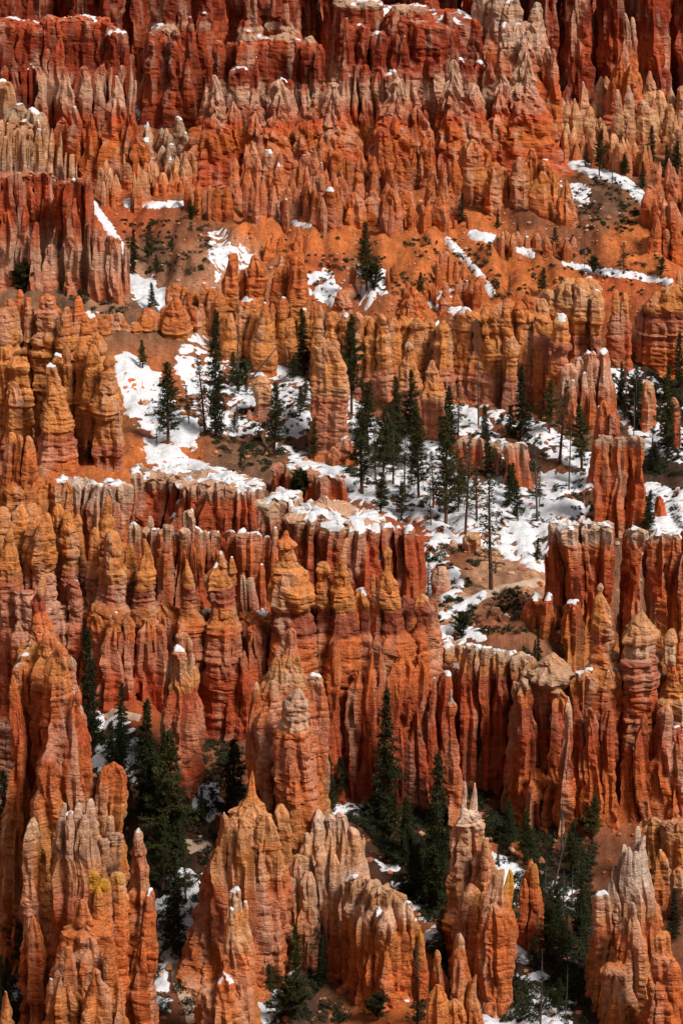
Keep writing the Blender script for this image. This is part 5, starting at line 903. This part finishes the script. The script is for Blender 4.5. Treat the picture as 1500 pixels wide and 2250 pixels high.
F = F_('boulder', 'big crumbly tan boulder on the bank above the hiking trail', 380, [(1170, TAN), (1215, PINK)], [(1038, 0, '1172:24 1177:38 1190:45 1210:42 1222:38')], snow=0.0, cat='boulder')
F = F_('boulder', 'smaller pale boulder left of the crumbly tan boulder', 380, [(1185, PALE), (1215, PINK)], [(996, 0, '1188:10 1193:20 1206:24 1216:22')], snow=0.0, cat='boulder')
F = F_('rock_slab', 'leaning pale pink slab beside the lower end of the trail', 364, [(1245, PALE), (1290, PINK), (1340, ORA)], [(964, 0, '1246:20 1251:34 1270:36:-2 1300:36:-6 1345:40:-12')], snow=0.2, cat='rock slab')
F = F_('badland_mound', 'ribbed red brown mound below the hiking trail', 354, [(1340, MSO), (1380, PINK), (1440, ORA)], [(1085, 0, '1338:16 1350:44 1375:80 1400:110 1440:140', {'style': 'flute'}), (1130, -1, '1385:12 1400:36 1440:70', {'style': 'flute'}), (1060, -1, '1370:10 1395:40 1440:60', {'style': 'flute'})], snow=0.1, cat='mound')
# ------------------------------------------------------------------ trails
def trail(pts, w, label):
    P = []
    for i in range(len(pts) - 1):
        for t in np.linspace(0, 1, 14, endpoint=False): P.append((pts[i][0] * (1 - t) + pts[i + 1][0] * t, pts[i][1] * (1 - t) + pts[i + 1][1] * t))
    P.append(pts[-1])
    W = np.array([ground_at(a, b)[:3] for a, b in P])
    for _ in range(3): W[1:-1] = (W[:-2] + 2 * W[1:-1] + W[2:]) / 4
    d = np.gradient(W[:, :2], axis=0); d /= np.linalg.norm(d, axis=1, keepdims=True) + 1e-6
    n = np.stack([-d[:, 1], d[:, 0]], 1); V = []
    for s in (-1, -.4, .4, 1):
        q = W[:, :2] + n * s * w / 2 * (1 + 0.35 * (vn(W[:, :1] * .5, W[:, 1:2] * .5, s) - .5)); z = terr(q[:, 0], q[:, 1]) + (0.14 if abs(s) < 1 else -0.05)
        V.append(np.column_stack([q, z]))
    V = np.array(V); k, m = V.shape[:2]; ix = np.arange(k * m).reshape(k, m)
    F = np.stack([ix[:-1, :-1], ix[:-1, 1:], ix[1:, 1:], ix[1:, :-1]], -1).reshape(-1, 4)[:, ::-1]
    o = mesh_obj('path', V.reshape(-1, 3), F, PATH); o['kind'] = 'structure'; o['label'] = label; o['category'] = 'path'
trail([(935, 1372), (985, 1343), (1040, 1316), (1090, 1295), (1140, 1284), (1192, 1277)], 2.0, 'pale hiking trail curving up past the tall pine right of centre')
trail([(212, 1534), (270, 1528), (335, 1532)], 1.4, 'upper switchback of the trail behind the left tower')
trail([(225, 1566), (260, 1570), (310, 1580)], 1.4, 'lower switchback of the trail behind the left tower')
trail([(395, 1866), (430, 1860), (475, 1876)], 1.4, 'bit of trail between dark firs beside the central tower')
trail([(385, 2120), (400, 2180), (430, 2250)], 1.8, 'reddish trail leaving the picture at the bottom left of centre')

# ------------------------------------------------------------------ trees
def tube(P, R, sides, V, F):
    P = np.asarray(P, float); b = len(V)
    for i, p in enumerate(P):
        d = P[min(i + 1, len(P) - 1)] - P[max(i - 1, 0)]; d = d / (np.linalg.norm(d) + 1e-9)
        a = np.cross(d, (0.3, 0.9, 0.2)); a /= np.linalg.norm(a) + 1e-9; c = np.cross(d, a)
        for k in range(sides):
            t = 2 * math.pi * k / sides; V.append(p + R[i] * (math.cos(t) * a + math.sin(t) * c))
    for i in range(len(P) - 1):
        for k in range(sides):
            F.append((b + i * sides + k, b + i * sides + (k + 1) % sides, b + (i + 1) * sides + (k + 1) % sides, b + (i + 1) * sides + k))
def spray(r, p, d, n, ln, wd, V, F, up=0.25):
    for _ in range(n):
        q = d * r.uniform(.2, .9) + np.array([r.gauss(0, .6), r.gauss(0, .6), r.gauss(up, .5)]); q /= np.linalg.norm(q) + 1e-9
        s = np.cross(q, (r.gauss(0, 1), r.gauss(0, 1), r.gauss(0, 1))); s /= np.linalg.norm(s) + 1e-9
        o = p + np.array([r.gauss(0, .10), r.gauss(0, .10), r.gauss(0, .08)]); L = ln * r.uniform(.6, 1.2); w = wd * r.uniform(.7, 1.3); b = len(V)
        V.extend([o - q * .1 * L, o + q * .55 * L + s * w, o + q * L, o + q * .5 * L - s * w]); F.append((b, b + 1, b + 2, b + 3))
def make_tree(kind, seed):
    """14 m tall prototype -> (trunk mesh, crown mesh)"""
    r = random.Random(seed); Hh = 14.0; TV, TF, CV, CF = [], [], [], []
    lean = np.array([r.gauss(0, .25), r.gauss(0, .25)]); ph = r.uniform(0, 6)
    def axis(u): return np.array([lean[0] * u * u + .15 * math.sin(3 * u + ph), lean[1] * u * u + .15 * math.cos(2.6 * u + ph), Hh * u])
    us = np.linspace(0, 1, 10); R0 = {'pine': .27, 'fir': .24, 'sparse': .22, 'snag': .22, 'juniper': .3}[kind]
    tube([axis(u) - np.array([0, 0, .8 if u == 0 else 0]) for u in us], [R0 * (1 - .9 * u) + .03 for u in us], 7, TV, TF)
    u0, nb, L0 = {'pine': (r.uniform(.14, .28), 120, 3.5), 'fir': (.07, 140, 3.0), 'sparse': (.2, 70, 2.7), 'snag': (.2, 34, 1.5), 'juniper': (.12, 70, 5.0)}[kind]
    lob = [r.uniform(.4, 1.25) for _ in range(9)]
    for i in range(nb):
        u = u0 + (0.985 - u0) * ((i + r.random()) / nb) ** (.9 if kind != 'fir' else 1.0); a = i * 2.399 + r.gauss(0, .4); v = (u - u0) / (1 - u0)
        if kind == 'fir': pr = (1 - v) ** .85 * .96 + .05
        elif kind == 'pine': pr = (math.sin(math.pi * min(1, v ** .62 * .93 + .05)) * .8 + .18) * (1 - .45 * v)
        elif kind == 'juniper': pr = math.sin(math.pi * (v * .85 + .12))
        else: pr = (1 - v) * .8 + .15
        lb = lob[int(v * 5 + (a % 6.28)) % 9]; L = L0 * pr * lb * r.uniform(.55, 1.15)
        dr = {'fir': -.28, 'pine': .12 - .35 * (1 - v), 'sparse': -.25, 'snag': r.uniform(-.5, .5), 'juniper': .35}[kind] + r.gauss(0, .12)
        d = np.array([math.cos(a), math.sin(a), dr]); d /= np.linalg.norm(d); p0 = axis(u)
        bend = np.array([0, 0, .22 * L if kind in ('pine', 'juniper') else (.10 * L)])
        pts = [p0, p0 + d * L * .5 + bend * .15, p0 + d * L + bend]
        tube(pts, [.055 * (1 - .6 * u) + .012, .035 * (1 - .5 * u) + .01, .008], 3, TV, TF)
        if kind == 'snag':
            for _ in range(2):
                q = pts[1] + (pts[2] - pts[1]) * r.random(); tube([q, q + np.array([r.gauss(0, .4), r.gauss(0, .4), r.gauss(.1, .3)])], [.014, .006], 3, TV, TF)
            continue
        if kind == 'sparse' and r.random() < .3: continue
        ns = max(2, int(L / (.25 if kind != 'sparse' else .38)))
        for k in range(ns):
            t = .22 + .80 * (k + r.random() * .6) / ns; p = p0 + d * L * t + bend * t * t
            side = np.array([-d[1], d[0], 0]) * r.gauss(0, .30 * L * (.45 if kind == 'fir' else .38) * (1.15 - t * .6))
            spray(r, p + side, d, 9 if kind != 'sparse' else 6, .46 if kind != 'juniper' else .8, .062 if kind != 'juniper' else .12, CV, CF)
    if kind != 'snag': spray(r, axis(.99), np.array([0, 0, 1.]), 14, .5, .06, CV, CF)
    def md(nm, V, F, mat):
        me = bpy.data.meshes.new(nm); me.from_pydata([tuple(v) for v in V], [], F); me.materials.append(mat)
        for p in me.polygons: p.use_smooth = nm == 'trunk'
        return me
    nm = {'pine': NEEDLE[0], 'fir': NEEDLE[1], 'sparse': NEEDLE[2], 'juniper': NEEDLE[0], 'snag': None}[kind]
    return md('trunk', TV, TF, DEADWOOD if kind == 'snag' else BARK), (md('crown', CV, CF, nm) if CV else None)
PROTO = {k: [make_tree(k, 100 * i + j) for j in range(n)] for i, (k, n) in enumerate((('pine', 4), ('fir', 4), ('sparse', 3), ('snag', 4), ('juniper', 2)))}
NAMES = {'pine': 'pine_tree', 'fir': 'fir_tree', 'sparse': 'thin_pine_tree', 'snag': 'dead_tree', 'juniper': 'juniper_tree'}
GRP = {'pine': 'pines on the canyon slopes', 'fir': 'firs in the canyon', 'sparse': 'thin half bare pines', 'snag': 'dead standing trees', 'juniper': 'round junipers'}
TREES = [
    # middle snow slope
    (372, 978, 182, 'pine', 1.0, 'tall dark pine on the left part of the big snow slope'),
    (450, 952, 172, 'sparse', 1.0, 'leaning thin pine between two dark pines on the snow slope'),
    (472, 962, 278, 'fir', .62, 'tallest narrow conifer on the left snow slope'),
    (415, 935, 84, 'sparse', 1.0, 'small scraggly pine in front of the leaning thin pine'),
    (604, 998, 158, 'pine', .85, 'pine just right of the short stubby hoodoo'),
    (690, 1018, 94, 'pine', .9, 'small pine at the left foot of the lone thick pillar'),
    (665, 832, 152, 'fir', .95, 'conifer against the orange towers above the lone pillar'),
    (645, 840, 60, 'pine', 1.1, 'little pine left of the conifer above the lone pillar'),
    (314, 812, 66, 'pine', 1.0, 'small pine against the curving ochre wall'),
    (335, 682, 60, 'fir', 1.3, 'small bushy fir on the snow patch above the curving wall'),
    (522, 862, 182, 'snag', .8, 'grey dead tree against the blunt orange towers'),
    (548, 835, 110, 'snag', 1.2, 'leaning dead tree beside the blunt orange towers'),
    (536, 850, 60, 'juniper', 1.0, 'dark bushy juniper at the foot of the leaning dead tree'),
    (663, 1108, 78, 'juniper', 1.0, 'round juniper behind the low pink retaining ridge'),
    (196, 1018, 50, 'pine', 1.3, 'left of two small pines behind the big ringed hoodoo'),
    (224, 1026, 48, 'pine', 1.4, 'right of two small pines behind the big ringed hoodoo'),
    (52, 648, 70, 'juniper', 1.2, 'dark spreading tree at the foot of the left edge cliff'),
    (176, 684, 48, 'pine', 1.3, 'small dark pine below the pale feet of the left cliff'),
    (345, 985, 40, 'sparse', 1.2, 'tiny sapling low on the left snow slope'),
    # central grove
    (771, 912, 216, 'pine', .72, 'tall dark pine directly behind the lone thick pillar'),
    (868, 1003, 174, 'fir', .95, 'dark conical fir in front of the flat capped yellow hoodoo'),
    (796, 1088, 190, 'pine', 1.1, 'full crowned pine at the left of the central grove'),
    (842, 1052, 158, 'pine', .9, 'dark pine between the full crowned pine and the conical fir'),
    (865, 1068, 138, 'sparse', 1.0, 'thin pine standing in the middle of the central grove'),
    (921, 1098, 214, 'pine', .75, 'straight tall pine in the central grove before the pointed hoodoo'),
    (890, 1080, 120, 'sparse', 1.1, 'half bare pine left of the straight tall pine'),
    (980, 1152, 242, 'pine', .8, 'dark pine right of the straight tall pine in the grove'),
    (950, 1120, 130, 'sparse', 1.0, 'grey green pine between the two tallest grove pines'),
    (1022, 1180, 228, 'sparse', .8, 'tall red trunked thin pine at the right of the grove'),
    (836, 1135, 92, 'pine', 1.1, 'short bushy pine on the snow at the front of the grove'),
    (880, 1140, 84, 'pine', 1.1, 'short olive pine at the front edge of the grove'),
    (945, 1160, 80, 'sparse', 1.2, 'wispy short pine at the front right of the grove'),
    (1050, 938, 192, 'snag', .6, 'tall bare snag in front of the ochre wall'),
    (1147, 963, 160, 'fir', 1.0, 'dark broad fir under the ochre wall on the right'),
    (1120, 960, 70, 'fir', 1.4, 'low bushy fir beside the dark broad fir'),
    (1207, 958, 120, 'pine', .9, 'pine just right of the dark broad fir'),
    (1231, 1018, 182, 'sparse', 1.1, 'open branched pine on the snow below the pale ribbed foot'),
    (1276, 1030, 140, 'pine', 1.1, 'dark pine right of the open branched pine'),
    (1250, 1080, 195, 'snag', .55, 'thin snag in front of the dark pine on the right'),
    (1357, 1156, 106, 'pine', 1.2, 'pine in front of the pale capped red columns'),
    (1420, 1166, 90, 'fir', 1.2, 'fir at the right of the pale capped red columns'),
    (1180, 1146, 196, 'snag', .75, 'twiggy grey dead tree on the right part of the snow'),
    (1120, 1114, 94, 'fir', 1.2, 'fir in front of the upright red block'),
    (1095, 1030, 60, 'pine', 1.2, 'little pine behind the upright red block'),
    (1078, 1298, 256, 'sparse', 1.1, 'tall orange trunked pine beside the hiking trail'),
    (1180, 1230, 50, 'fir', 1.3, 'tiny fir alone on the snow right of the trail pine'),
    (940, 1338, 100, 'sparse', 1.3, 'scraggly pine by the lower end of the hiking trail'),
    (1014, 1412, 64, 'juniper', 1.0, 'round green juniper above the snowy lip of the columned wall'),
    (956, 1394, 46, 'juniper', 1.1, 'smaller juniper left of the round green one on the lip'),
    (1182, 1465, 88, 'fir', .6, 'slender dark fir between the columned wall and the red block'),
    (1172, 1462, 60, 'fir', .7, 'shorter slender fir beside the slender dark fir'),
    (1150, 1450, 34, 'pine', 1.3, 'tiny pine on the lip at the right end of the columned wall'),
    (1390, 960, 100, 'snag', .8, 'dead tree in the dark gully at the right'),
    (1465, 1000, 150, 'pine', 1.0, 'dark pine at the right edge above the snow'),
    (1490, 850, 120, 'fir', .9, 'fir at the right edge before the yellow topped wall'),
    (1440, 1040, 70, 'fir', 1.2, 'short fir in the dark gully on the right'),
    # upper slopes
    (293, 604, 100, 'fir', .8, 'dark fir at the top of the snow patch below the saddle'),
    (326, 580, 88, 'pine', 1.0, 'dark pine right of the fir below the saddle'),
    (421, 484, 32, 'juniper', 1.3, 'windswept juniper on the crest of the orange saddle'),
    (345, 610, 50, 'pine', 1.1, 'small pine below the two dark trees on the saddle slope'),
    (806, 640, 150, 'pine', .75, 'tallest dark pine on the orange talus in the upper centre'),
    (822, 640, 60, 'juniper', 1.0, 'bushy juniper at the foot of the talus pine'),
    (792, 662, 96, 'snag', .6, 'bare snag beside the talus pine'),
    (921, 652, 54, 'pine', 1.1, 'small pine above the red cones in the upper centre'),
    (955, 688, 104, 'snag', .5, 'bare pole snag above the red cones'),
    (1117, 656, 50, 'sparse', 1.3, 'wispy little tree on the orange talus behind the wall'),
    (1190, 650, 60, 'pine', 1.2, 'dark pine in the gap left of the tall yellow tower'),
    (1041, 314, 80, 'pine', 1.0, 'dark pine alone on the red slope below the pale flutes'),
    (1012, 490, 66, 'fir', 1.2, 'dark fir at the left of the split fins'),
    (1092, 504, 44, 'fir', .9, 'small fir between the split fins'),
    (1137, 526, 38, 'fir', 1.0, 'tiny fir below the split fins'),
    (1315, 390, 102, 'pine', .8, 'tall pine on the snow streaked ridge at the upper right'),
    (1343, 446, 106, 'snag', .9, 'dead tree standing on the ridge at the upper right'),
    (1285, 370, 40, 'pine', 1.3, 'small pine left of the tall pine on the upper right ridge'),
    (1370, 390, 50, 'pine', 1.2, 'small pine right of the tall pine on the upper right ridge'),
    (1410, 415, 58, 'fir', 1.1, 'fir on the far side of the snow streak at the upper right'),
    (1440, 205, 90, 'fir', 1.0, 'dark fir in the shadow below the far cliff'),
    (1428, 358, 80, 'fir', 1.2, 'dark fir among the tan hoodoos at the upper right'),
    (1484, 404, 92, 'fir', 1.3, 'large dark fir at the upper right edge'),
    (1462, 390, 70, 'fir', 1.2, 'dark fir just left of the large one at the edge'),
    (1222, 334, 54, 'fir', 1.1, 'fir among the tan spires on the upper right hillside'),
    (1160, 284, 40, 'fir', 1.2, 'small fir at the top left of the tan spires'),
    (1217, 556, 56, 'pine', 1.1, 'pine above the snow strip under the split fins'),
    (1255, 560, 44, 'pine', 1.2, 'pine right of the split fins over the snow strip'),
    (1283, 590, 100, 'snag', .5, 'slim snag on the talus crest at the right'),
    (1303, 604, 40, 'juniper', .9, 'little umbrella shaped tree on the right talus crest'),
    (1370, 602, 68, 'sparse', 1.3, 'open branched pine on the right talus crest'),
    (1450, 616, 50, 'pine', 1.4, 'dark bushy pine near the right end of the talus crest'),
    (700, 420, 40, 'pine', 1.2, 'small dark pine among the orange spires under the butte'),
    (330, 430, 36, 'fir', 1.1, 'small fir among the tan crest spires at upper left'),
    # foreground
    (204, 1650, 270, 'fir', .7, 'tall dark fir behind the lower left tower'),
    (475, 1622, 112, 'fir', .95, 'dark blue green fir in the alcove under the left hoodoos'),
    (321, 1800, 272, 'fir', .85, 'tall dark fir left of the thick red pillar'),
    (374, 1892, 292, 'pine', 1.0, 'large pine at the foot of the thick red pillar'),
    (384, 2092, 238, 'fir', .9, 'dark fir on the snow left of the banded shoulder'),
    (512, 1795, 176, 'pine', 1.15, 'olive pine in the hollow left of the thin cone'),
    (442, 1822, 90, 'fir', .9, 'small dark fir behind the olive pine'),
    (276, 2244, 232, 'pine', .9, 'dark pine beside the snow dusted cone at bottom left'),
    (337, 2182, 192, 'sparse', .7, 'thin straight pine on the snow at bottom left of centre'),
    (322, 1990, 140, 'pine', 1.1, 'dark pine right of the lower left crag'),
    (270, 1760, 170, 'fir', .8, 'dark fir behind the right flank of the lower left tower'),
    (16, 1990, 310, 'fir', .8, 'big dark fir at the left edge behind the crag'),
    (44, 2150, 190, 'pine', 1.0, 'dark pine at the left edge near the bottom'),
    (8, 2240, 150, 'fir', 1.1, 'fir in the bottom left corner'),
    (60, 2260, 130, 'snag', 1.0, 'dead twiggy tree in the bottom left corner'),
    (410, 1990, 130, 'sparse', 1.0, 'sparse pine over the shaded snow left of the banded shoulder'),
    (575, 2142, 196, 'pine', .85, 'dark pine right of the pale knobbed spire'),
    (604, 2130, 130, 'sparse', 1.0, 'thin pine touching the dark pine right of the knobbed spire'),
    (727, 1992, 132, 'pine', 1.0, 'pine in front of the pale ribbed ridge'),
    (714, 1800, 318, 'fir', .45, 'very slender dark fir hugging the central tower'),
    (724, 1800, 150, 'fir', .8, 'dark fir right of the very slender one'),
    (750, 1760, 100, 'pine', 1.0, 'shaded pine at the start of the ravine'),
    (846, 1812, 300, 'fir', .85, 'big full conifer standing alone before the central hoodoo wall'),
    (955, 1995, 356, 'fir', .7, 'very tall dark fir in the middle of the ravine'),
    (915, 2254, 192, 'sparse', .8, 'sparse pine at the bottom right of centre'),
    (966, 2108, 120, 'fir', 1.1, 'grey green fir behind the pale headed spire'),
    (1093, 1908, 50, 'fir', .8, 'tiny fir behind the yellow crowned block'),
    (1234, 1842, 206, 'snag', .8, 'tall dead tree before the red ribbed wall'),
    (1300, 1850, 104, 'pine', 1.2, 'dark pine at the foot of the red ribbed wall'),
    (1215, 1960, 160, 'snag', 1.1, 'tangled dead tree beside the twin spire'),
    (1240, 2244, 130, 'snag', .7, 'pale snag low in the right ravine'),
    (1185, 2258, 190, 'snag', .7, 'dark snag at the bottom right of the ravine'),
    (1270, 2060, 150, 'fir', .9, 'dark fir left of the chalk white crag'),
    (1210, 2110, 130, 'pine', 1.1, 'dark pine deep in the right ravine'),
    (890, 1900, 150, 'fir', 1.0, 'dark fir in the ravine left of the very tall fir'),
    (860, 1850, 110, 'pine', 1.2, 'dark pine in the ravine below the big full conifer'),
    (1120, 1850, 90, 'fir', 1.1, 'dark fir on the slope under the columned wall'),
    (745, 2125, 180, 'snag', .7, 'long leaning dead trunk on the dark slope at bottom centre'),
    (1030, 2110, 160, 'snag', .5, 'leaning snag beside the tan ridge'),
    (640, 2254, 110, 'juniper', .9, 'dark bush like juniper at the bottom centre'),
    (830, 2240, 60, 'juniper', 1.3, 'dark round juniper on the orange slope at the bottom'),
    (520, 2262, 130, 'sparse', .8, 'thin pine in front of the snowy stump at the bottom'),
    (1480, 2060, 110, 'fir', 1.0, 'dark fir at the right edge below the pitted spurs'),
]
fr = random.Random(41)
ORD = 'first second third fourth fifth sixth seventh eighth ninth tenth eleventh twelfth thirteenth fourteenth fifteenth sixteenth seventeenth eighteenth nineteenth twentieth'.split()
KIND = {'pine': 'pine', 'fir': 'fir', 'sparse': 'thin pine', 'snag': 'dead tree', 'juniper': 'juniper'}
CROWD = {}
for poly, n, kinds, hr, crowd in (
        ([(1080, 1800), (1290, 1820), (1290, 2240), (1140, 2240), (1130, 1960)], 18, ('fir', 'pine', 'snag'), (70, 150), 'trees crowding the shaded lower right ravine'),
        ([(215, 1620), (330, 1640), (460, 1850), (430, 1990), (300, 1960)], 10, ('fir', 'fir', 'pine'), (90, 190), 'trees packed behind the lower left tower'),
        ([(0, 1990), (110, 2100), (110, 2260), (0, 2260)], 8, ('fir', 'snag', 'pine'), (90, 160), 'trees crowding the bottom left corner'),
        ([(830, 1780), (1000, 1800), (1000, 2040), (900, 1990)], 11, ('fir', 'pine', 'fir'), (70, 140), 'trees filling the ravine beside the central tower'),
        ([(790, 930), (1010, 950), (1180, 1000), (1200, 1150), (1000, 1150), (800, 1080)], 20, ('pine', 'sparse', 'fir', 'sparse'), (60, 140), 'smaller trees in the central snowy grove'),
        ([(1340, 830), (1500, 870), (1500, 1040), (1400, 1030), (1340, 930)], 12, ('fir', 'pine', 'snag'), (50, 110), 'small trees in the shaded right gully'),
        ([(400, 830), (680, 840), (680, 980), (500, 960)], 10, ('pine', 'sparse'), (30, 80), 'small trees dotted over the left snow slope'),
        ([(590, 2050), (750, 2060), (750, 2250), (590, 2250)], 12, ('pine', 'fir', 'snag'), (70, 130), 'trees in the bottom centre gully')):
    pts = []
    while len(pts) < n:
        P = np.array(poly, float); x = fr.uniform(P[:, 0].min(), P[:, 0].max()); y = fr.uniform(P[:, 1].min(), P[:, 1].max())
        if in_poly(np.array([x]), np.array([y]), poly)[0] < 0: continue
        pts.append((x, y))
    for k, (x, y) in enumerate(sorted(pts)):
        kd = kinds[(k * 7 + k // 3) % len(kinds)]
        label = f'{KIND[kd]}, {ORD[k]} from the left among the {crowd}'; CROWD[label] = crowd
        TREES.append((x, y, fr.uniform(*hr), kd, fr.uniform(.75, 1.2), label))
LEAN = {548: 38, 745: 9, 1030: -7, 450: -5, 1215: 12}
tr = random.Random(5)
for i, (x, yb, hp, kind, wf, label) in enumerate(TREES):
    X, Y, Z, S = ground_at(x, yb)
    s = hp * S / 14.0 / 0.97
    if kind == 'juniper': s *= 1.0
    root = empty(NAMES[kind], (X, Y, Z - 0.1), label, 'tree', CROWD.get(label, GRP[kind]))
    root.scale = (s * wf, s * wf, s); root.rotation_euler = (0, math.radians(LEAN.get(x, tr.uniform(-2, 2))), 0)
    tm, cm = PROTO[kind][i % len(PROTO[kind])]
    t = bpy.data.objects.new('trunk', tm); col.objects.link(t); t.parent = root; t.rotation_euler = (0, 0, tr.uniform(0, 6.28))
    if cm:
        c = bpy.data.objects.new('crown', cm); col.objects.link(c); c.parent = root; c.rotation_euler = t.rotation_euler
print('trees', len(TREES), round(time.time() - T0, 1))

# ------------------------------------------------------------------ fallen logs
def log(p, q, rad, label, mat=DEADWOOD, lift=(0.25, 0.25)):
    a = np.array(ground_at(*p)[:3]); b = np.array(ground_at(*q)[:3]); a[2] += lift[0]; b[2] += lift[1]
    V, F = [], []; us = np.linspace(0, 1, 9); rr = random.Random(int(p[0]))
    tube([a + (b - a) * u + np.array([0, 0, .12 * math.sin(5 * u)]) for u in us], [rad * (1 - .55 * u) for u in us], 8, V, F)
    root = empty('fallen_log', tuple(a), label, 'log', 'fallen logs')
    mesh_obj('trunk', V, F, mat, root, tuple(a))
    V, F = [], []
    for _ in range(6):
        u = rr.uniform(.3, .95); c = a + (b - a) * u; d = np.array([rr.gauss(0, .5), rr.gauss(0, .5), abs(rr.gauss(.5, .3))])
        tube([c, c + d * rr.uniform(.4, 1.1)], [.06, .02], 4, V, F)
    mesh_obj('branch_stubs', V, F, mat, root, tuple(a))
log((1052, 2040), (1112, 2138), .34, 'bleached log leaning against the yellow crowned block', LOGWOOD)
log((1362, 882), (1472, 908), .3, 'grey fallen trunk across the dark gully at the right')
log((1424, 1006), (1500, 966), .3, 'dark fallen trunk lying over snow at the right edge')
log((950, 1232), (985, 1204), .25, 'fallen log on the bank above the hiking trail')
log((0, 2110), (78, 2200), .3, 'fallen log in the bottom left corner')
log((1110, 2172), (1205, 2180), .25, 'dark log on the snow in the right ravine')
log((1130, 2030), (1215, 1985), .22, 'fallen trunk beside the twin spire')

# ------------------------------------------------------------------ scrub, rubble
SCR = [([(380, 840), (700, 850), (720, 980), (600, 1010), (480, 970), (400, 900)], 210), ([(780, 910), (1000, 930), (1010, 1170), (900, 1170), (790, 1060)], 150), ([(1000, 880), (1310, 940), (1310, 1170), (1180, 1200), (1020, 1150)], 260),
       ([(1340, 800), (1500, 840), (1500, 1050), (1380, 1040), (1340, 900)], 330), ([(920, 1190), (1060, 1200), (1030, 1290), (940, 1320)], 70), ([(960, 1320), (1170, 1290), (1165, 1400), (1000, 1400)], 110), ([(250, 480), (460, 490), (470, 600), (300, 610)], 120), ([(1250, 380), (1400, 400), (1400, 520), (1270, 500)], 130),
       ([(560, 500), (1450, 560), (1480, 650), (700, 660)], 300), ([(830, 1760), (1010, 1780), (1010, 2060), (900, 2010), (820, 1840)], 620), ([(1070, 1770), (1310, 1800), (1290, 2250), (1100, 2250), (1120, 1950)], 1000), ([(590, 2040), (760, 2050), (760, 2250), (580, 2250)], 230), ([(200, 1600), (300, 1600), (480, 1850), (430, 2230), (280, 2230)], 330),
       ([(0, 1980), (130, 2050), (130, 2250), (0, 2250)], 150), ([(120, 640), (280, 640), (330, 690), (150, 700)], 40), ([(460, 960), (600, 980), (600, 1040), (500, 1040)], 60), ([(700, 1680), (800, 1720), (860, 1850), (730, 1800)], 260), ([(1000, 1720), (1130, 1760), (1180, 1850), (1060, 1860)], 200), ([(430, 1560), (560, 1600), (540, 1780), (430, 1800)], 200), ([(1410, 1060), (1500, 1080), (1500, 1180), (1430, 1180)], 40), ([(930, 2080), (1060, 2060), (1060, 2250), (900, 2250)], 120)]
r = random.Random(9); BV = []; BN = []
for poly, n in SCR:
    P = np.array(poly, float); got = 0; tries = 0
    while got < n and tries < n * 20:
        tries += 1
        x = r.uniform(P[:, 0].min(), P[:, 0].max()); y = r.uniform(P[:, 1].min(), P[:, 1].max())
        if in_poly(np.array([x]), np.array([y]), poly)[0] < 0: continue
        if vn(x * .035, y * .035, 3.3) < .42: continue
        got += 1; X, Y, Z, S = ground_at(x, y); rad = r.uniform(.2, .8) * (1.35 if y > 1560 else 1.0)
        m = int(26 + 34 * rad)
        g = np.random.default_rng(int(x * 7 + y)); d = g.normal(size=(m, 3)); d /= np.linalg.norm(d, axis=1, keepdims=True); d[:, 2] = np.abs(d[:, 2]) * .75
        c = np.array([X, Y, Z]) + d * rad * g.uniform(.35, 1, (m, 1)) ** .6
        a = g.normal(size=(m, 3)); a /= np.linalg.norm(a, axis=1, keepdims=True); b = np.cross(a, d); L = .24 * g.uniform(.6, 1.3, (m, 1))
        BV.append(np.stack([c - a * L, c + b * L * .7, c + a * L], 1).reshape(-1, 3))
BV = np.concatenate(BV); sc = mesh_obj('scrub', BV, np.arange(len(BV)).reshape(-1, 3), SCRUB, smooth=False)
sc['kind'] = 'stuff'; sc['label'] = 'low dark scrub dotting the slopes and ravine'; sc['category'] = 'scrub'
phi = (1 + 5 ** .5) / 2
ICO = np.array([(-1, phi, 0), (1, phi, 0), (-1, -phi, 0), (1, -phi, 0), (0, -1, phi), (0, 1, phi), (0, -1, -phi), (0, 1, -phi), (phi, 0, -1), (phi, 0, 1), (-phi, 0, -1), (-phi, 0, 1)]) / 1.9
ICF = np.array([(0, 11, 5), (0, 5, 1), (0, 1, 7), (0, 7, 10), (0, 10, 11), (1, 5, 9), (5, 11, 4), (11, 10, 2), (10, 7, 6), (7, 1, 8), (3, 9, 4), (3, 4, 2), (3, 2, 6), (3, 6, 8), (3, 8, 9), (4, 9, 5), (2, 4, 11), (6, 2, 10), (8, 6, 7), (9, 8, 1)])
RV, RF, RC = [], [], []
for k in range(3400):
    if k < 1500: x, y = r.uniform(250, 1500), r.uniform(440, 700)
    elif k < 2500: x, y = r.uniform(250, 1500), r.uniform(820, 1400)
    else: x, y = r.uniform(0, 1500), r.uniform(1650, 2250)
    X, Y, Z, S = ground_at(x, y); s = abs(r.gauss(0, .15 if y < 720 else .24)) + .07; g = np.random.default_rng(k)
    RV.append(ICO * s * g.uniform(.65, 1.25, (12, 1)) * np.array([1, 1, .7]) + np.array([X, Y, Z + s * .2])); RF.append(ICF + 12 * k); c = np.array(r.choice((ORA, TAN, PINK, OCH, PALE))) * r.uniform(.7, 1.1); RC.append(np.repeat(c[None], 12, 0))
rb = mesh_obj('rubble', np.concatenate(RV), np.concatenate(RF), ROCK, colors=np.concatenate(RC), smooth=False)
rb['kind'] = 'stuff'; rb['label'] = 'loose stones strewn over the talus slopes'; rb['category'] = 'rubble'
print('rock tris', TRI[0], 'time', round(time.time() - T0, 1))
